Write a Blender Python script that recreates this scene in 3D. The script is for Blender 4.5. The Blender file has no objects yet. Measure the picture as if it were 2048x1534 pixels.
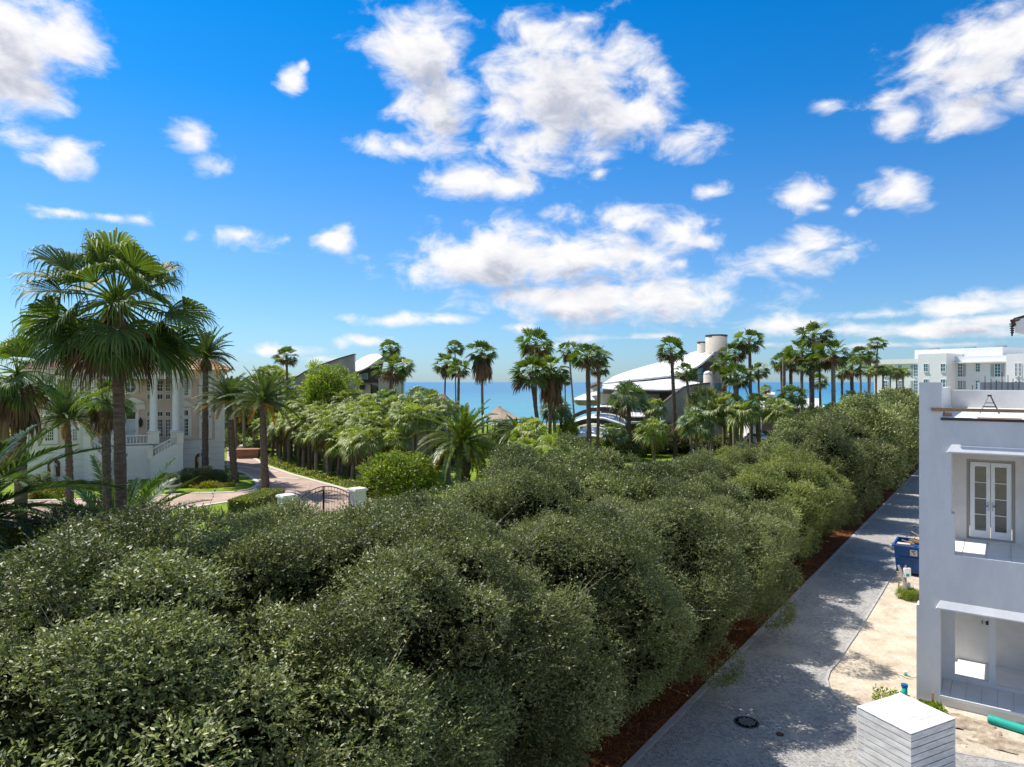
import bpy, math, random
import numpy as np
from mathutils import Vector, Matrix

# ---------------------------------------------------------------- camera, sky, sun
SC = bpy.context.scene
F = 1365.0; CH = 10.0; HX = 1024.0; HY = 764.0
cam_d = bpy.data.cameras.new('camera'); cam = bpy.data.objects.new('camera', cam_d)
SC.collection.objects.link(cam); SC.camera = cam
cam.location = (0, 0, CH); cam.rotation_euler = (math.radians(90), 0, 0)
cam_d.sensor_width = 36.0; cam_d.lens = 36.0 * F / 2048.0
cam_d.shift_y = -3.0 / 2048.0
cam_d.clip_start = 0.1; cam_d.clip_end = 60000
SC.view_settings.view_transform = 'Standard'; SC.view_settings.look = 'None'
SC.view_settings.gamma = 1.0; SC.view_settings.use_curve_mapping = False
SC.view_settings.exposure = 0.48
SUN_AZ = math.radians(-55.2)     # from +Y, negative = left
SUN_EL = math.radians(55)
S = Vector((math.sin(SUN_AZ) * math.cos(SUN_EL), math.cos(SUN_AZ) * math.cos(SUN_EL), math.sin(SUN_EL)))
sd = bpy.data.lights.new('sun', 'SUN'); sd.energy = 4.6; sd.angle = math.radians(0.53); sd.color = (1.0, 0.95, 0.87)
sun = bpy.data.objects.new('sun', sd); SC.collection.objects.link(sun)
sun.rotation_euler = (-S).to_track_quat('-Z', 'Y').to_euler()

W = bpy.data.worlds.new('World'); SC.world = W; W.use_nodes = True
def build_world():
    nt = W.node_tree; nt.nodes.clear(); N = nt.nodes.new; L = nt.links.new
    out = N('ShaderNodeOutputWorld'); bg = N('ShaderNodeBackground')
    sky = N('ShaderNodeTexSky'); sky.sky_type = 'NISHITA'; sky.sun_disc = False
    sky.sun_elevation = SUN_EL; sky.sun_rotation = SUN_AZ
    sky.air_density = 1.0; sky.dust_density = 0.3; sky.ozone_density = 1.2; sky.altitude = 0
    # cloud density group: vector -> density
    g = bpy.data.node_groups.new('cloud_field', 'ShaderNodeTree')
    g.interface.new_socket('Vector', in_out='INPUT', socket_type='NodeSocketVector')
    g.interface.new_socket('Density', in_out='OUTPUT', socket_type='NodeSocketFloat')
    gi = g.nodes.new('NodeGroupInput'); go = g.nodes.new('NodeGroupOutput')
    G = g.nodes.new; K = g.links.new
    blobs = [(10,60,150,130,1),(60,185,85,45,1),(-10,120,90,120,1),(115,310,60,34,1),(60,280,50,30,1),(395,285,45,36,.9),(420,325,42,34,.9),(585,160,28,40,.9),(605,130,18,30,.7),
      (850,105,90,75,1.15),(870,190,80,60,1.15),(880,265,75,55,.9),(790,295,80,32,.9),(1060,65,80,42,.78),(1130,190,120,100,1.3),(1200,240,130,65,1.15),(1290,225,90,50,.95),(1370,285,62,40,.92),(1040,280,95,55,.95),(1050,350,60,42,.8),
      (930,355,75,30,1),(1030,372,75,24,.95),(130,425,70,15,.75),(215,433,60,15,.72),(278,437,36,16,.85),(475,468,55,22,1.1),(665,480,38,22,1.05),(575,478,30,16,.6),
      (1150,430,65,32,.9),(1260,440,95,38,1),(1350,465,80,34,.95),(1420,480,62,26,.85),(930,530,110,38,1.15),(1040,520,170,46,1.35),(1190,515,140,44,1.3),(1290,515,80,26,1.1),(1360,525,45,20,.85),
      (1100,590,120,22,1.1),(1230,605,190,32,1.3),(1360,605,90,22,1.1),(780,640,120,15,.85),(880,638,90,14,.8),(1040,655,70,13,.75),(725,682,60,15,.75),
      (1420,384,36,20,.85),(1590,395,50,30,1.1),(1640,415,30,14,.7),(1785,385,52,30,1.1),(1830,400,40,18,.75),(1705,423,24,13,.75),(1560,515,95,30,1),(1640,490,70,38,.95),(1690,495,40,14,.7),
      (1790,240,52,30,.78),(1770,200,50,26,.7),(1965,95,150,72,.98),(2040,60,90,60,1),(1920,150,105,55,.86),(1945,215,75,45,.92),(2035,190,70,35,.9),(1200,348,30,20,.62),(1650,210,45,22,.55),(1160,40,60,16,.6),
      (1760,628,130,12,.85),(1930,615,130,18,.95),(2050,600,90,26,1),(1560,650,130,20,.92),(1660,660,140,16,.85),(1860,660,170,20,.95),(2000,640,120,20,.9),(1780,690,170,10,.75),
      (540,700,90,18,.7),(1250,675,170,12,.65),(660,720,70,10,.65),(1900,690,120,9,.75),(1530,690,120,10,.65),(1080,690,80,8,.6)]
    fill_clouds = [((0,-.8,.5),.3,1.0),((.75,-.55,.3),.24,.9),((-.8,-.5,.3),.26,1.0),((.1,-.97,.2),.34,1.0),((-.45,-.85,.25),.25,.9),((.5,-.85,.28),.3,1.1),((.62,-.7,.5),.25,1.0),((.25,-.9,.4),.28,1.1),((.85,-.4,.2),.22,1.0)]  # unseen clouds added behind the camera as neutral fill light
    prev = None
    for item in blobs + fill_clouds:
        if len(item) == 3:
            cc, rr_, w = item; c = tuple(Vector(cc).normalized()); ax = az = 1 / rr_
        else:
         (bx, by, rx, ry, w) = item; u = (bx - HX) / F; v = (HY - by) / F; n = math.sqrt(1 + u * u + v * v)
         c = (u / n, 1 / n, v / n)
         k = 1.36 / n
         ax = F / (rx * k); az = F / (ry * k) * (n / math.sqrt(1 + u * u))
        sb = G('ShaderNodeVectorMath'); sb.operation = 'SUBTRACT'; K(gi.outputs[0], sb.inputs[0]); sb.inputs[1].default_value = c
        ml = G('ShaderNodeVectorMath'); ml.operation = 'MULTIPLY'; K(sb.outputs[0], ml.inputs[0]); ml.inputs[1].default_value = (ax, ax, az)
        ln = G('ShaderNodeVectorMath'); ln.operation = 'LENGTH'; K(ml.outputs[0], ln.inputs[0])
        iv = G('ShaderNodeMath'); iv.operation = 'SUBTRACT'; iv.inputs[0].default_value = w; K(ln.outputs['Value'], iv.inputs[1])
        if prev is None: prev = iv
        else:
            mx = G('ShaderNodeMath'); mx.operation = 'SMOOTH_MAX'; K(prev.outputs[0], mx.inputs[0]); K(iv.outputs[0], mx.inputs[1]); mx.inputs[2].default_value = 0.12
            prev = mx
    cl = G('ShaderNodeMath'); cl.operation = 'MAXIMUM'; K(prev.outputs[0], cl.inputs[0]); cl.inputs[1].default_value = -1.3
    mp = G('ShaderNodeVectorMath'); mp.operation = 'MULTIPLY'; K(gi.outputs[0], mp.inputs[0]); mp.inputs[1].default_value = (1, 1, 1.7)
    nz = G('ShaderNodeTexNoise'); nz.noise_dimensions = '3D'; K(mp.outputs[0], nz.inputs['Vector'])
    nz.inputs['Scale'].default_value = 15; nz.inputs['Detail'].default_value = 10; nz.inputs['Roughness'].default_value = 0.58; nz.inputs['Distortion'].default_value = 0.35
    na = G('ShaderNodeMath'); na.operation = 'MULTIPLY_ADD'; K(nz.outputs[0], na.inputs[0]); na.inputs[1].default_value = 2.7; K(cl.outputs[0], na.inputs[2])
    K(na.outputs[0], go.inputs[0])
    tc = N('ShaderNodeTexCoord')
    def field(off):
        gn = N('ShaderNodeGroup'); gn.node_tree = g
        if off:
            a = N('ShaderNodeVectorMath'); a.operation = 'ADD'; L(tc.outputs['Generated'], a.inputs[0]); a.inputs[1].default_value = off; L(a.outputs[0], gn.inputs[0])
        else: L(tc.outputs['Generated'], gn.inputs[0])
        return gn
    f0 = field(None); f1 = field((-0.012, 0, 0.030))
    def mr(src, a, b, c=0.0, d=1.0, smooth=True):
        m = N('ShaderNodeMapRange'); L(src, m.inputs[0]); m.inputs[1].default_value = a; m.inputs[2].default_value = b; m.inputs[3].default_value = c; m.inputs[4].default_value = d
        if smooth: m.interpolation_type = 'SMOOTHSTEP'
        return m
    dens = mr(f0.outputs[0], 1.38, 2.30)
    # shading: thick above -> grey base; thin above -> bright top
    thick = mr(f1.outputs[0], 1.50, 2.85, 1.0, 0.0)
    ramp = N('ShaderNodeValToRGB'); L(thick.outputs[0], ramp.inputs[0])
    e = ramp.color_ramp.elements; e[0].position = 0; e[0].color = (0.36, 0.39, 0.47, 1); e[1].position = 1; e[1].color = (.76, 0.75, 0.75, 1)
    em = ramp.color_ramp.elements.new(0.45); em.color = (0.60, 0.61, 0.66, 1)
    sep = N('ShaderNodeSeparateXYZ'); L(tc.outputs['Generated'], sep.inputs[0])
    # clear sky: nishita tinted by elevation
    tr = N('ShaderNodeValToRGB'); 
    el = mr(sep.outputs['Z'], 0.0, 0.6, 0, 1, False); L(el.outputs[0], tr.inputs[0])
    for i, (p, c) in enumerate(SKYTINT):
        q = tr.color_ramp.elements[i] if i < 2 else tr.color_ramp.elements.new(p)
        q.position = p; q.color = (*c, 1)
    mt = N('ShaderNodeMix'); mt.data_type = 'RGBA'; mt.blend_type = 'MULTIPLY'; mt.inputs[0].default_value = 1.0
    L(sky.outputs[0], mt.inputs[6]); L(tr.outputs[0], mt.inputs[7])
    bgs = N('ShaderNodeBackground'); L(mt.outputs[2], bgs.inputs[0]); bgs.inputs[1].default_value = SKYSTR
    bgc = N('ShaderNodeBackground'); L(ramp.outputs[0], bgc.inputs[0]); bgc.inputs[1].default_value = 0.97
    mix = N('ShaderNodeMixShader'); L(dens.outputs[0], mix.inputs[0]); L(bgs.outputs[0], mix.inputs[1]); L(bgc.outputs[0], mix.inputs[2])
    L(mix.outputs[0], out.inputs[0])
SKYSTR = 0.105
SKYTINT = [(0.0, (0.42, 0.62, 0.95)), (1.0, (.75, .9, 1.0)), (0.12, (0.42, 0.66, 0.95)), (0.38, (0.30, 0.66, 1.03)), (0.62, (0.07, 0.62, 1.10)), (.84, (0.0, 0.60, 1.12))]
build_world()
W.cycles.sampling_method = 'MANUAL'; W.cycles.sample_map_resolution = 512
SC.render.engine = 'CYCLES'
SC.cycles.max_bounces = 6; SC.cycles.diffuse_bounces = 3; SC.cycles.glossy_bounces = 2; SC.cycles.transmission_bounces = 3
SC.cycles.transparent_max_bounces = 4; SC.cycles.caustics_reflective = False; SC.cycles.caustics_refractive = False
SC.cycles.use_denoising = True; SC.cycles.denoiser = 'OPENIMAGEDENOISE'; SC.cycles.denoising_input_passes = 'RGB_ALBEDO_NORMAL'; SC.cycles.denoising_prefilter = 'ACCURATE'
SC.cycles.sample_clamp_indirect = 6

# ---------------------------------------------------------------- helpers
RNG = np.random.default_rng(7); random.seed(7)
UP = Vector((0, 0, 1))
def PX(x, y, d): return Vector(((x - HX) / F * d, d, CH - (y - HY) / F * d))      # a point of the place, seen at x,y, d metres off
def GD(x, y, z=0.0):                                                            # the point of the level z seen at x,y
    d = (CH - z) * F / (y - HY); return Vector(((x - HX) / F * d, d, z))
def link(o, parent=None):
    SC.collection.objects.link(o)
    if parent is not None: o.parent = parent
    return o
def tag(o, label=None, cat=None, group=None, kind=None):
    if label: o['label'] = label
    if cat: o['category'] = cat
    if group: o['group'] = group
    if kind: o['kind'] = kind
    return o
def thing(name, label, cat, loc=(0, 0, 0), group=None, rz=0.0):
    o = bpy.data.objects.new(name, None); o.empty_display_size = 0.2
    link(o); o.location = Vector(loc); o.rotation_euler = (0, 0, rz); return tag(o, label, cat, group)
def wloc(o):
    v = Vector((0, 0, 0))
    while o is not None: v += o.location; o = o.parent
    return v
class Frame:
    def __init__(s, o, x, y): s.o = Vector(o); s.x = Vector((x[0], x[1], 0)).normalized(); s.y = Vector((y[0], y[1], 0)).normalized()
    def __call__(s, a, b, z): return s.o + s.x * a + s.y * b + UP * z
    def hit(s, px, py, b=0.0):                 # a,z on the plane b = const under a sight line
        k = (px - HX) / F; o = s.o + s.y * b
        a = (k * o.y - o.x) / (s.x.x - k * s.x.y); d = o.y + a * s.x.y
        return a, CH - (py - HY) / F * d - s.o.z
class MB:
    def __init__(s, fr=None): s.v = []; s.f = []; s.m = []; s.fr = fr
    def add(s, vs, fs, m=0):
        n = len(s.v); s.v += [tuple(v) for v in vs]; s.f += [tuple(i + n for i in f) for f in fs]; s.m += [m] * len(fs); return s
    def P(s, a, b, c): return s.fr(a, b, c) if s.fr else Vector((a, b, c))
    def box(s, x0, x1, y0, y1, z0, z1, m=0):
        vs = [s.P(x, y, z) for z in (z0, z1) for (x, y) in ((x0, y0), (x1, y0), (x1, y1), (x0, y1))]
        return s.add(vs, [(3, 2, 1, 0), (4, 5, 6, 7), (0, 1, 5, 4), (1, 2, 6, 5), (2, 3, 7, 6), (3, 0, 4, 7)], m)
    def prism(s, poly, y0, y1, m=0):           # polygon in (a,z), from depth y0 to y1
        n = len(poly); vs = [s.P(a, y0, z) for a, z in poly] + [s.P(a, y1, z) for a, z in poly]
        return s.add(vs, [tuple(range(n)), tuple(range(2 * n - 1, n - 1, -1))] + [(i, i + n, (i + 1) % n + n, (i + 1) % n) for i in range(n)], m)
    def slab(s, poly, z0, z1, m=0):            # polygon in plan
        n = len(poly); vs = [s.P(a, b, z0) for a, b in poly] + [s.P(a, b, z1) for a, b in poly]
        return s.add(vs, [tuple(range(n))[::-1], tuple(range(n, 2 * n))] + [(i, (i + 1) % n, (i + 1) % n + n, i + n) for i in range(n)], m)
    def tube(s, pts, rad, n=8, m=0, caps=True):
        pts = [Vector(p) for p in pts]; R = rad if hasattr(rad, '__len__') else [rad] * len(pts); vs = []
        for i, p in enumerate(pts):
            t = (pts[min(i + 1, len(pts) - 1)] - pts[max(i - 1, 0)]).normalized()
            a = t.cross(Vector((0.31, 0.95, 0.05)) if abs(t.z) > .8 else UP).normalized(); b = t.cross(a)
            for k in range(n):
                w = 2 * math.pi * k / n; vs.append(p + (a * math.cos(w) + b * math.sin(w)) * R[i])
        fs = [(i * n + k, i * n + (k + 1) % n, (i + 1) * n + (k + 1) % n, (i + 1) * n + k) for i in range(len(pts) - 1) for k in range(n)]
        if caps: fs += [tuple(range(n))[::-1], tuple(range((len(pts) - 1) * n, len(pts) * n))]
        return s.add(vs, fs, m)
    def bar(s, p, q, r, m=0, n=4): return s.tube([p, q], r, n, m)
    def lathe(s, c, prof, n=16, m=0):          # prof: (radius, z)
        return s.tube([Vector(c) + UP * z for r, z in prof], [r for r, z in prof], n, m)
    def quad(s, a, b, c, d, m=0): return s.add([a, b, c, d], [(0, 1, 2, 3)], m)
    def build(s, name, mats, parent=None, smooth=False, bevel=0.0):
        if not isinstance(mats, (list, tuple)): mats = [mats]
        me = bpy.data.meshes.new(name); o0 = wloc(parent) if parent is not None else Vector((0, 0, 0))
        me.from_pydata([(v[0] - o0.x, v[1] - o0.y, v[2] - o0.z) for v in s.v], [], s.f)
        for mm in mats: me.materials.append(mm)
        me.polygons.foreach_set('material_index', s.m)
        if smooth: me.polygons.foreach_set('use_smooth', [True] * len(s.f))
        me.update()
        o = link(bpy.data.objects.new(name, me), parent)
        if bevel:
            b = o.modifiers.new('bevel', 'BEVEL'); b.width = bevel; b.segments = 2; b.limit_method = 'ANGLE'
        return o
def np_mesh(name, V, Q, mats, attr=None, midx=None, smooth=False):
    """V (n,3), Q (m,k) faces of equal size"""
    me = bpy.data.meshes.new(name); k = Q.shape[1]
    me.vertices.add(len(V)); me.vertices.foreach_set('co', np.ascontiguousarray(V, dtype=np.float32).ravel())
    me.loops.add(Q.size); me.loops.foreach_set('vertex_index', np.ascontiguousarray(Q, dtype=np.int32).ravel())
    me.polygons.add(len(Q)); me.polygons.foreach_set('loop_start', np.arange(0, Q.size, k, dtype=np.int32))
    for mm in mats: me.materials.append(mm)
    if midx is not None: me.polygons.foreach_set('material_index', midx.astype(np.int32))
    if smooth: me.polygons.foreach_set('use_smooth', np.ones(len(Q), dtype=bool))
    me.update(calc_edges=True)
    if attr is not None:
        at = me.attributes.new('tone', 'FLOAT', 'FACE'); at.data.foreach_set('value', attr.astype(np.float32))
    return me
def nrm(a): return a / np.maximum(np.linalg.norm(a, axis=-1, keepdims=True), 1e-9)

# ---------------------------------------------------------------- materials
def mat(name, c1, c2=None, scale=4.0, rough=0.7, bump=0.0, bscale=None, detail=5, spec=0.4, metal=0.0, stretch=(1, 1, 1), lo=.35, hi=.65, dist=0.02):
    m = bpy.data.materials.new(name); m.use_nodes = True; nt = m.node_tree; b = nt.nodes['Principled BSDF']
    b.inputs['Roughness'].default_value = rough; b.inputs['Specular IOR Level'].default_value = spec; b.inputs['Metallic'].default_value = metal
    c2 = c2 or tuple(x * .8 for x in c1)
    tc = nt.nodes.new('ShaderNodeTexCoord'); mp = nt.nodes.new('ShaderNodeMapping'); mp.inputs['Scale'].default_value = stretch
    nt.links.new(tc.outputs['Object'], mp.inputs[0])
    n = nt.nodes.new('ShaderNodeTexNoise'); n.inputs['Scale'].default_value = scale; n.inputs['Detail'].default_value = detail; n.inputs['Roughness'].default_value = .62
    nt.links.new(mp.outputs[0], n.inputs['Vector'])
    r = nt.nodes.new('ShaderNodeValToRGB'); r.color_ramp.elements[0].position = lo; r.color_ramp.elements[1].position = hi
    r.color_ramp.elements[0].color = (*c2, 1); r.color_ramp.elements[1].color = (*c1, 1)
    nt.links.new(n.outputs[0], r.inputs[0]); nt.links.new(r.outputs[0], b.inputs['Base Color'])
    if bump:
        n2 = nt.nodes.new('ShaderNodeTexNoise'); n2.inputs['Scale'].default_value = bscale or scale * 5; n2.inputs['Detail'].default_value = 4
        nt.links.new(mp.outputs[0], n2.inputs['Vector'])
        bp = nt.nodes.new('ShaderNodeBump'); bp.inputs['Strength'].default_value = bump; bp.inputs['Distance'].default_value = dist
        nt.links.new(n2.outputs[0], bp.inputs['Height']); nt.links.new(bp.outputs[0], b.inputs['Normal'])
    return m
def leaf_mat(name, cols, rough=0.4, spec=0.5, trans=0.25, tcol=None, tint=(1, 1, 1)):
    """cols: ramp over the 'tone' attribute"""
    m = bpy.data.materials.new(name); m.use_nodes = True; nt = m.node_tree; b = nt.nodes['Principled BSDF']
    b.inputs['Roughness'].default_value = rough; b.inputs['Specular IOR Level'].default_value = spec
    at = nt.nodes.new('ShaderNodeAttribute'); at.attribute_name = 'tone'
    r = nt.nodes.new('ShaderNodeValToRGB'); nt.links.new(at.outputs['Fac'], r.inputs[0])
    for i, (p, c) in enumerate(cols):
        e = r.color_ramp.elements[i] if i < 2 else r.color_ramp.elements.new(p)
        e.position = p; e.color = (*c, 1)
    oi = nt.nodes.new('ShaderNodeObjectInfo')
    hv = nt.nodes.new('ShaderNodeHueSaturation'); nt.links.new(r.outputs[0], hv.inputs['Color'])
    mr = nt.nodes.new('ShaderNodeMapRange'); nt.links.new(oi.outputs['Random'], mr.inputs[0]); mr.inputs[3].default_value = 0.8; mr.inputs[4].default_value = 1.2
    nt.links.new(mr.outputs[0], hv.inputs['Value'])
    nt.links.new(hv.outputs[0], b.inputs['Base Color'])
    tr = nt.nodes.new('ShaderNodeBsdfTranslucent')
    mc = nt.nodes.new('ShaderNodeMix'); mc.data_type = 'RGBA'; mc.blend_type = 'MULTIPLY'; mc.inputs[0].default_value = 1
    nt.links.new(hv.outputs[0], mc.inputs[6]); mc.inputs[7].default_value = (*(tcol or (1.6, 1.7, .5)), 1)
    nt.links.new(mc.outputs[2], tr.inputs[0])
    mx = nt.nodes.new('ShaderNodeMixShader'); mx.inputs[0].default_value = trans
    nt.links.new(b.outputs[0], mx.inputs[1]); nt.links.new(tr.outputs[0], mx.inputs[2])
    nt.links.new(mx.outputs[0], nt.nodes['Material Output'].inputs[0])
    return m
def brick_mat(name, c1, c2, mortar, scale, bw=.5, rh=.25, msize=.02, rough=.85, rot=0.0, bump=.4, offset=.5):
    m = bpy.data.materials.new(name); m.use_nodes = True; nt = m.node_tree; b = nt.nodes['Principled BSDF']; b.inputs['Roughness'].default_value = rough
    b.inputs['Specular IOR Level'].default_value = .25
    tc = nt.nodes.new('ShaderNodeTexCoord'); mp = nt.nodes.new('ShaderNodeMapping'); mp.inputs['Rotation'].default_value = (0, 0, rot)
    nt.links.new(tc.outputs['Object'], mp.inputs[0])
    br = nt.nodes.new('ShaderNodeTexBrick'); nt.links.new(mp.outputs[0], br.inputs['Vector']); br.offset = offset
    br.inputs['Color1'].default_value = (*c1, 1); br.inputs['Color2'].default_value = (*c2, 1); br.inputs['Mortar'].default_value = (*mortar, 1)
    br.inputs['Scale'].default_value = scale; br.inputs['Brick Width'].default_value = bw; br.inputs['Row Height'].default_value = rh; br.inputs['Mortar Size'].default_value = msize
    n = nt.nodes.new('ShaderNodeTexNoise'); n.inputs['Scale'].default_value = .35; n.inputs['Detail'].default_value = 6; nt.links.new(tc.outputs['Object'], n.inputs['Vector'])
    mr = nt.nodes.new('ShaderNodeMapRange'); nt.links.new(n.outputs[0], mr.inputs[0]); mr.inputs[1].default_value = .3; mr.inputs[2].default_value = .7; mr.inputs[3].default_value = .78; mr.inputs[4].default_value = 1.15
    hv = nt.nodes.new('ShaderNodeHueSaturation'); nt.links.new(mr.outputs[0], hv.inputs['Value']); nt.links.new(br.outputs[0], hv.inputs['Color']); nt.links.new(hv.outputs[0], b.inputs['Base Color'])
    bp = nt.nodes.new('ShaderNodeBump'); bp.inputs['Strength'].default_value = bump; bp.inputs['Distance'].default_value = .01; bp.invert = True
    nt.links.new(br.outputs['Fac'], bp.inputs['Height']); nt.links.new(bp.outputs[0], b.inputs['Normal'])
    return m
def cobble_mat():
    m = bpy.data.materials.new('cobble_paving'); m.use_nodes = True; nt = m.node_tree; b = nt.nodes['Principled BSDF']; b.inputs['Roughness'].default_value = .8
    b.inputs['Specular IOR Level'].default_value = .3
    tc = nt.nodes.new('ShaderNodeTexCoord')
    v = nt.nodes.new('ShaderNodeTexVoronoi'); v.feature = 'DISTANCE_TO_EDGE'; v.inputs['Scale'].default_value = 11.5; v.inputs['Randomness'].default_value = .5; nt.links.new(tc.outputs['Object'], v.inputs['Vector'])
    vc = nt.nodes.new('ShaderNodeTexVoronoi'); vc.feature = 'F1'; vc.inputs['Scale'].default_value = 11.5; vc.inputs['Randomness'].default_value = .5; nt.links.new(tc.outputs['Object'], vc.inputs['Vector'])
    r = nt.nodes.new('ShaderNodeValToRGB'); nt.links.new(v.outputs['Distance'], r.inputs[0]); r.color_ramp.elements[0].position = .03; r.color_ramp.elements[1].position = .09
    r.color_ramp.elements[0].color = (.50, .48, .44, 1)
    sp = nt.nodes.new('ShaderNodeSeparateColor'); nt.links.new(vc.outputs['Color'], sp.inputs[0])
    st = nt.nodes.new('ShaderNodeValToRGB'); nt.links.new(sp.outputs[0], st.inputs[0]); st.color_ramp.elements[0].color = (.19, .185, .18, 1); st.color_ramp.elements[1].color = (.38, .37, .355, 1)
    mx = nt.nodes.new('ShaderNodeMix'); mx.data_type = 'RGBA'; nt.links.new(r.outputs[0], mx.inputs[0])
    r.color_ramp.elements[0].color = (0, 0, 0, 1); mx.inputs[6].default_value = (.47, .45, .42, 1); nt.links.new(st.outputs[0], mx.inputs[7])
    n = nt.nodes.new('ShaderNodeTexNoise'); n.inputs['Scale'].default_value = .5; n.inputs['Detail'].default_value = 7; nt.links.new(tc.outputs['Object'], n.inputs['Vector'])
    sr = nt.nodes.new('ShaderNodeValToRGB'); nt.links.new(n.outputs[0], sr.inputs[0]); sr.color_ramp.elements[0].position = .47; sr.color_ramp.elements[1].position = .68; sr.color_ramp.elements[1].color = (.55, .55, .55, 1)
    m2 = nt.nodes.new('ShaderNodeMix'); m2.data_type = 'RGBA'; nt.links.new(sr.outputs[0], m2.inputs[0]); nt.links.new(mx.outputs[2], m2.inputs[6]); m2.inputs[7].default_value = (.50, .46, .40, 1)
    nt.links.new(m2.outputs[2], b.inputs['Base Color'])
    bp = nt.nodes.new('ShaderNodeBump'); bp.inputs['Strength'].default_value = .6; bp.inputs['Distance'].default_value = .01; nt.links.new(r.outputs[0], bp.inputs['Height']); nt.links.new(bp.outputs[0], b.inputs['Normal'])
    return m
def glass_mat(name, c, rough=.08):
    m = mat(name, c, tuple(x * .7 for x in c), 1.5, rough, spec=1.0); return m
M = dict(
 sand=mat('sandy_soil', (.62, .54, .43), (.42, .35, .26), 1.1, .95, .9, 6, detail=9, spec=.1, dist=.07),
 mulch=mat('pine_straw', (.22, .075, .03), (.06, .025, .013), 9, .95, .9, 40, spec=.05, dist=.04),
 lawn=mat('lawn_grass', (.24, .33, .03), (.11, .18, .015), .9, .9, .9, 26, spec=.1, dist=.05),
 beach=mat('beach_sand', (.75, .72, .66), None, .3, .95),
 cobble=cobble_mat(),
 curb=mat('kerb_concrete', (.45, .44, .42), (.33, .32, .31), 3, .85, .3),
 drive=brick_mat('driveway_brick', (.50, .36, .29), (.40, .27, .21), (.46, .38, .32), 4.0, msize=.015, rot=.5),
 driveborder=mat('pale_paver_border', (.62, .56, .50), (.5, .45, .4), 2, .85),
 stucco=mat('white_stucco', (.74, .74, .745), (.62, .63, .645), 1.3, .85, .5, 22, detail=9, stretch=(1, 1, .4), spec=.2, dist=.01),
 stuccowarm=mat('warm_white_stucco', (.72, .69, .65), (.60, .575, .545), .9, .85, .5, 22, spec=.2, dist=.01),
 white=mat('white_paint', (.82, .82, .81), (.75, .75, .74), 3, .55, spec=.3),
 roofwhite=mat('white_roof_coating', (.80, .80, .79), (.66, .66, .64), .55, .6, .15, 3),
 woodwhite=mat('white_boards', (.78, .78, .77), (.56, .55, .53), 2.5, .6, .3, 24, stretch=(1, 1, 4)),
 beige=mat('beige_stucco', (.68, .545, .43), (.60, .48, .375), 1.2, .9, .3, 20),
 trim=mat('cream_trim', (.80, .77, .70), (.72, .69, .62), 1.5, .8),
 basewhite=mat('rendered_base', (.80, .79, .76), (.72, .71, .68), .8, .85),
 tile=mat('terracotta_tile', (.52, .25, .14), (.62, .45, .33), 5, .8),
 glassdark=glass_mat('dark_glass', (.02, .03, .035)),
 glassteal=glass_mat('teal_glass', (.02, .13, .17)),
 glassblue=glass_mat('blue_glass', (.05, .20, .27)),
 doorblue=mat('pale_blue_door', (.55, .63, .70), None, 2, .5),
 doorglass=glass_mat('green_door_glass', (.07, .085, .06), .12),
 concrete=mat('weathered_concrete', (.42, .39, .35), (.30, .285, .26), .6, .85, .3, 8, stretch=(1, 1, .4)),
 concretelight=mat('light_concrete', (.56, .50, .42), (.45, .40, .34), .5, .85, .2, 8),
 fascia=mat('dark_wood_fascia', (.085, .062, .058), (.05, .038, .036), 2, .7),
 taupe=mat('taupe_wall', (.17, .14, .13), (.13, .11, .10), .8, .85),
 thatch=mat('thatch', (.42, .34, .26), (.24, .19, .145), 6, .95, .9, 20),
 shutter=mat('sage_shutter', (.40, .43, .41), (.34, .37, .35), 4, .7),
 bark=mat('palm_bark', (.24, .165, .115), (.11, .075, .055), 3.0, .9, .9, 10, stretch=(1, 1, 5), dist=.04),
 barkgrey=mat('grey_palm_bark', (.30, .25, .21), (.17, .14, .115), 3.0, .9, .8, 9, stretch=(1, 1, 5), dist=.03),
 boots=mat('palm_boots', (.20, .15, .12), (.07, .05, .042), 9, .9, .8, 20),
 wood=mat('branch_bark', (.23, .20, .16), (.12, .10, .08), 5, .9, .7, 20),
 lumber=mat('lumber', (.42, .26, .13), (.27, .16, .08), 3, .8, .3, 20, stretch=(1, 1, 6)),
 blue=mat('blue_dumpster_paint', (.012, .10, .33), (.02, .075, .22), 5, .45, .15),
 black=mat('black_iron', (.02, .02, .02), None, 5, .5),
 iron=mat('cast_iron', (.07, .06, .055), (.03, .027, .025), 20, .6, .8, 60),
 teal=mat('teal_pipe', (.02, .42, .34), (.015, .33, .27), 3, .45),
 bluecap=mat('blue_cap', (.01, .12, .45), None, 3, .45),
 statue=mat('white_marble', (.70, .69, .66), None, 3, .6),
 niche=mat('rust_niche', (.22, .10, .045), None, 3, .8),
 redbrick=mat('planter_brick', (.40, .22, .14), (.27, .14, .09), 5, .9, .5, 20, stretch=(.4, .4, 3)),
 carwhite=mat('car_paint', (.75, .79, .82), None, 2, .25, spec=.6),
 rubber=mat('rubber', (.02, .02, .02), None, 5, .8),
 chrome=mat('brushed_nickel', (.5, .5, .5), None, 5, .35, metal=.9),
 paper=mat('white_sticker', (.7, .7, .7), (.6, .5, .5), 6, .6),
 redpaint=mat('red_print', (.5, .05, .04), None, 6, .6),
 tape=mat('blue_tape', (.02, .16, .6), None, 6, .6),
 orange=mat('orange_ribbon', (.7, .2, .08), None, 6, .6),
 greymetal=mat('galvanised_grey', (.35, .36, .36), (.25, .26, .26), 5, .5),
 greenpanel=mat('green_enclosure', (.02, .30, .20), None, 5, .5),
 greyblue=mat('grey_board_wall', (.30, .35, .41), (.26, .31, .37), 1, .8),
)
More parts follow.
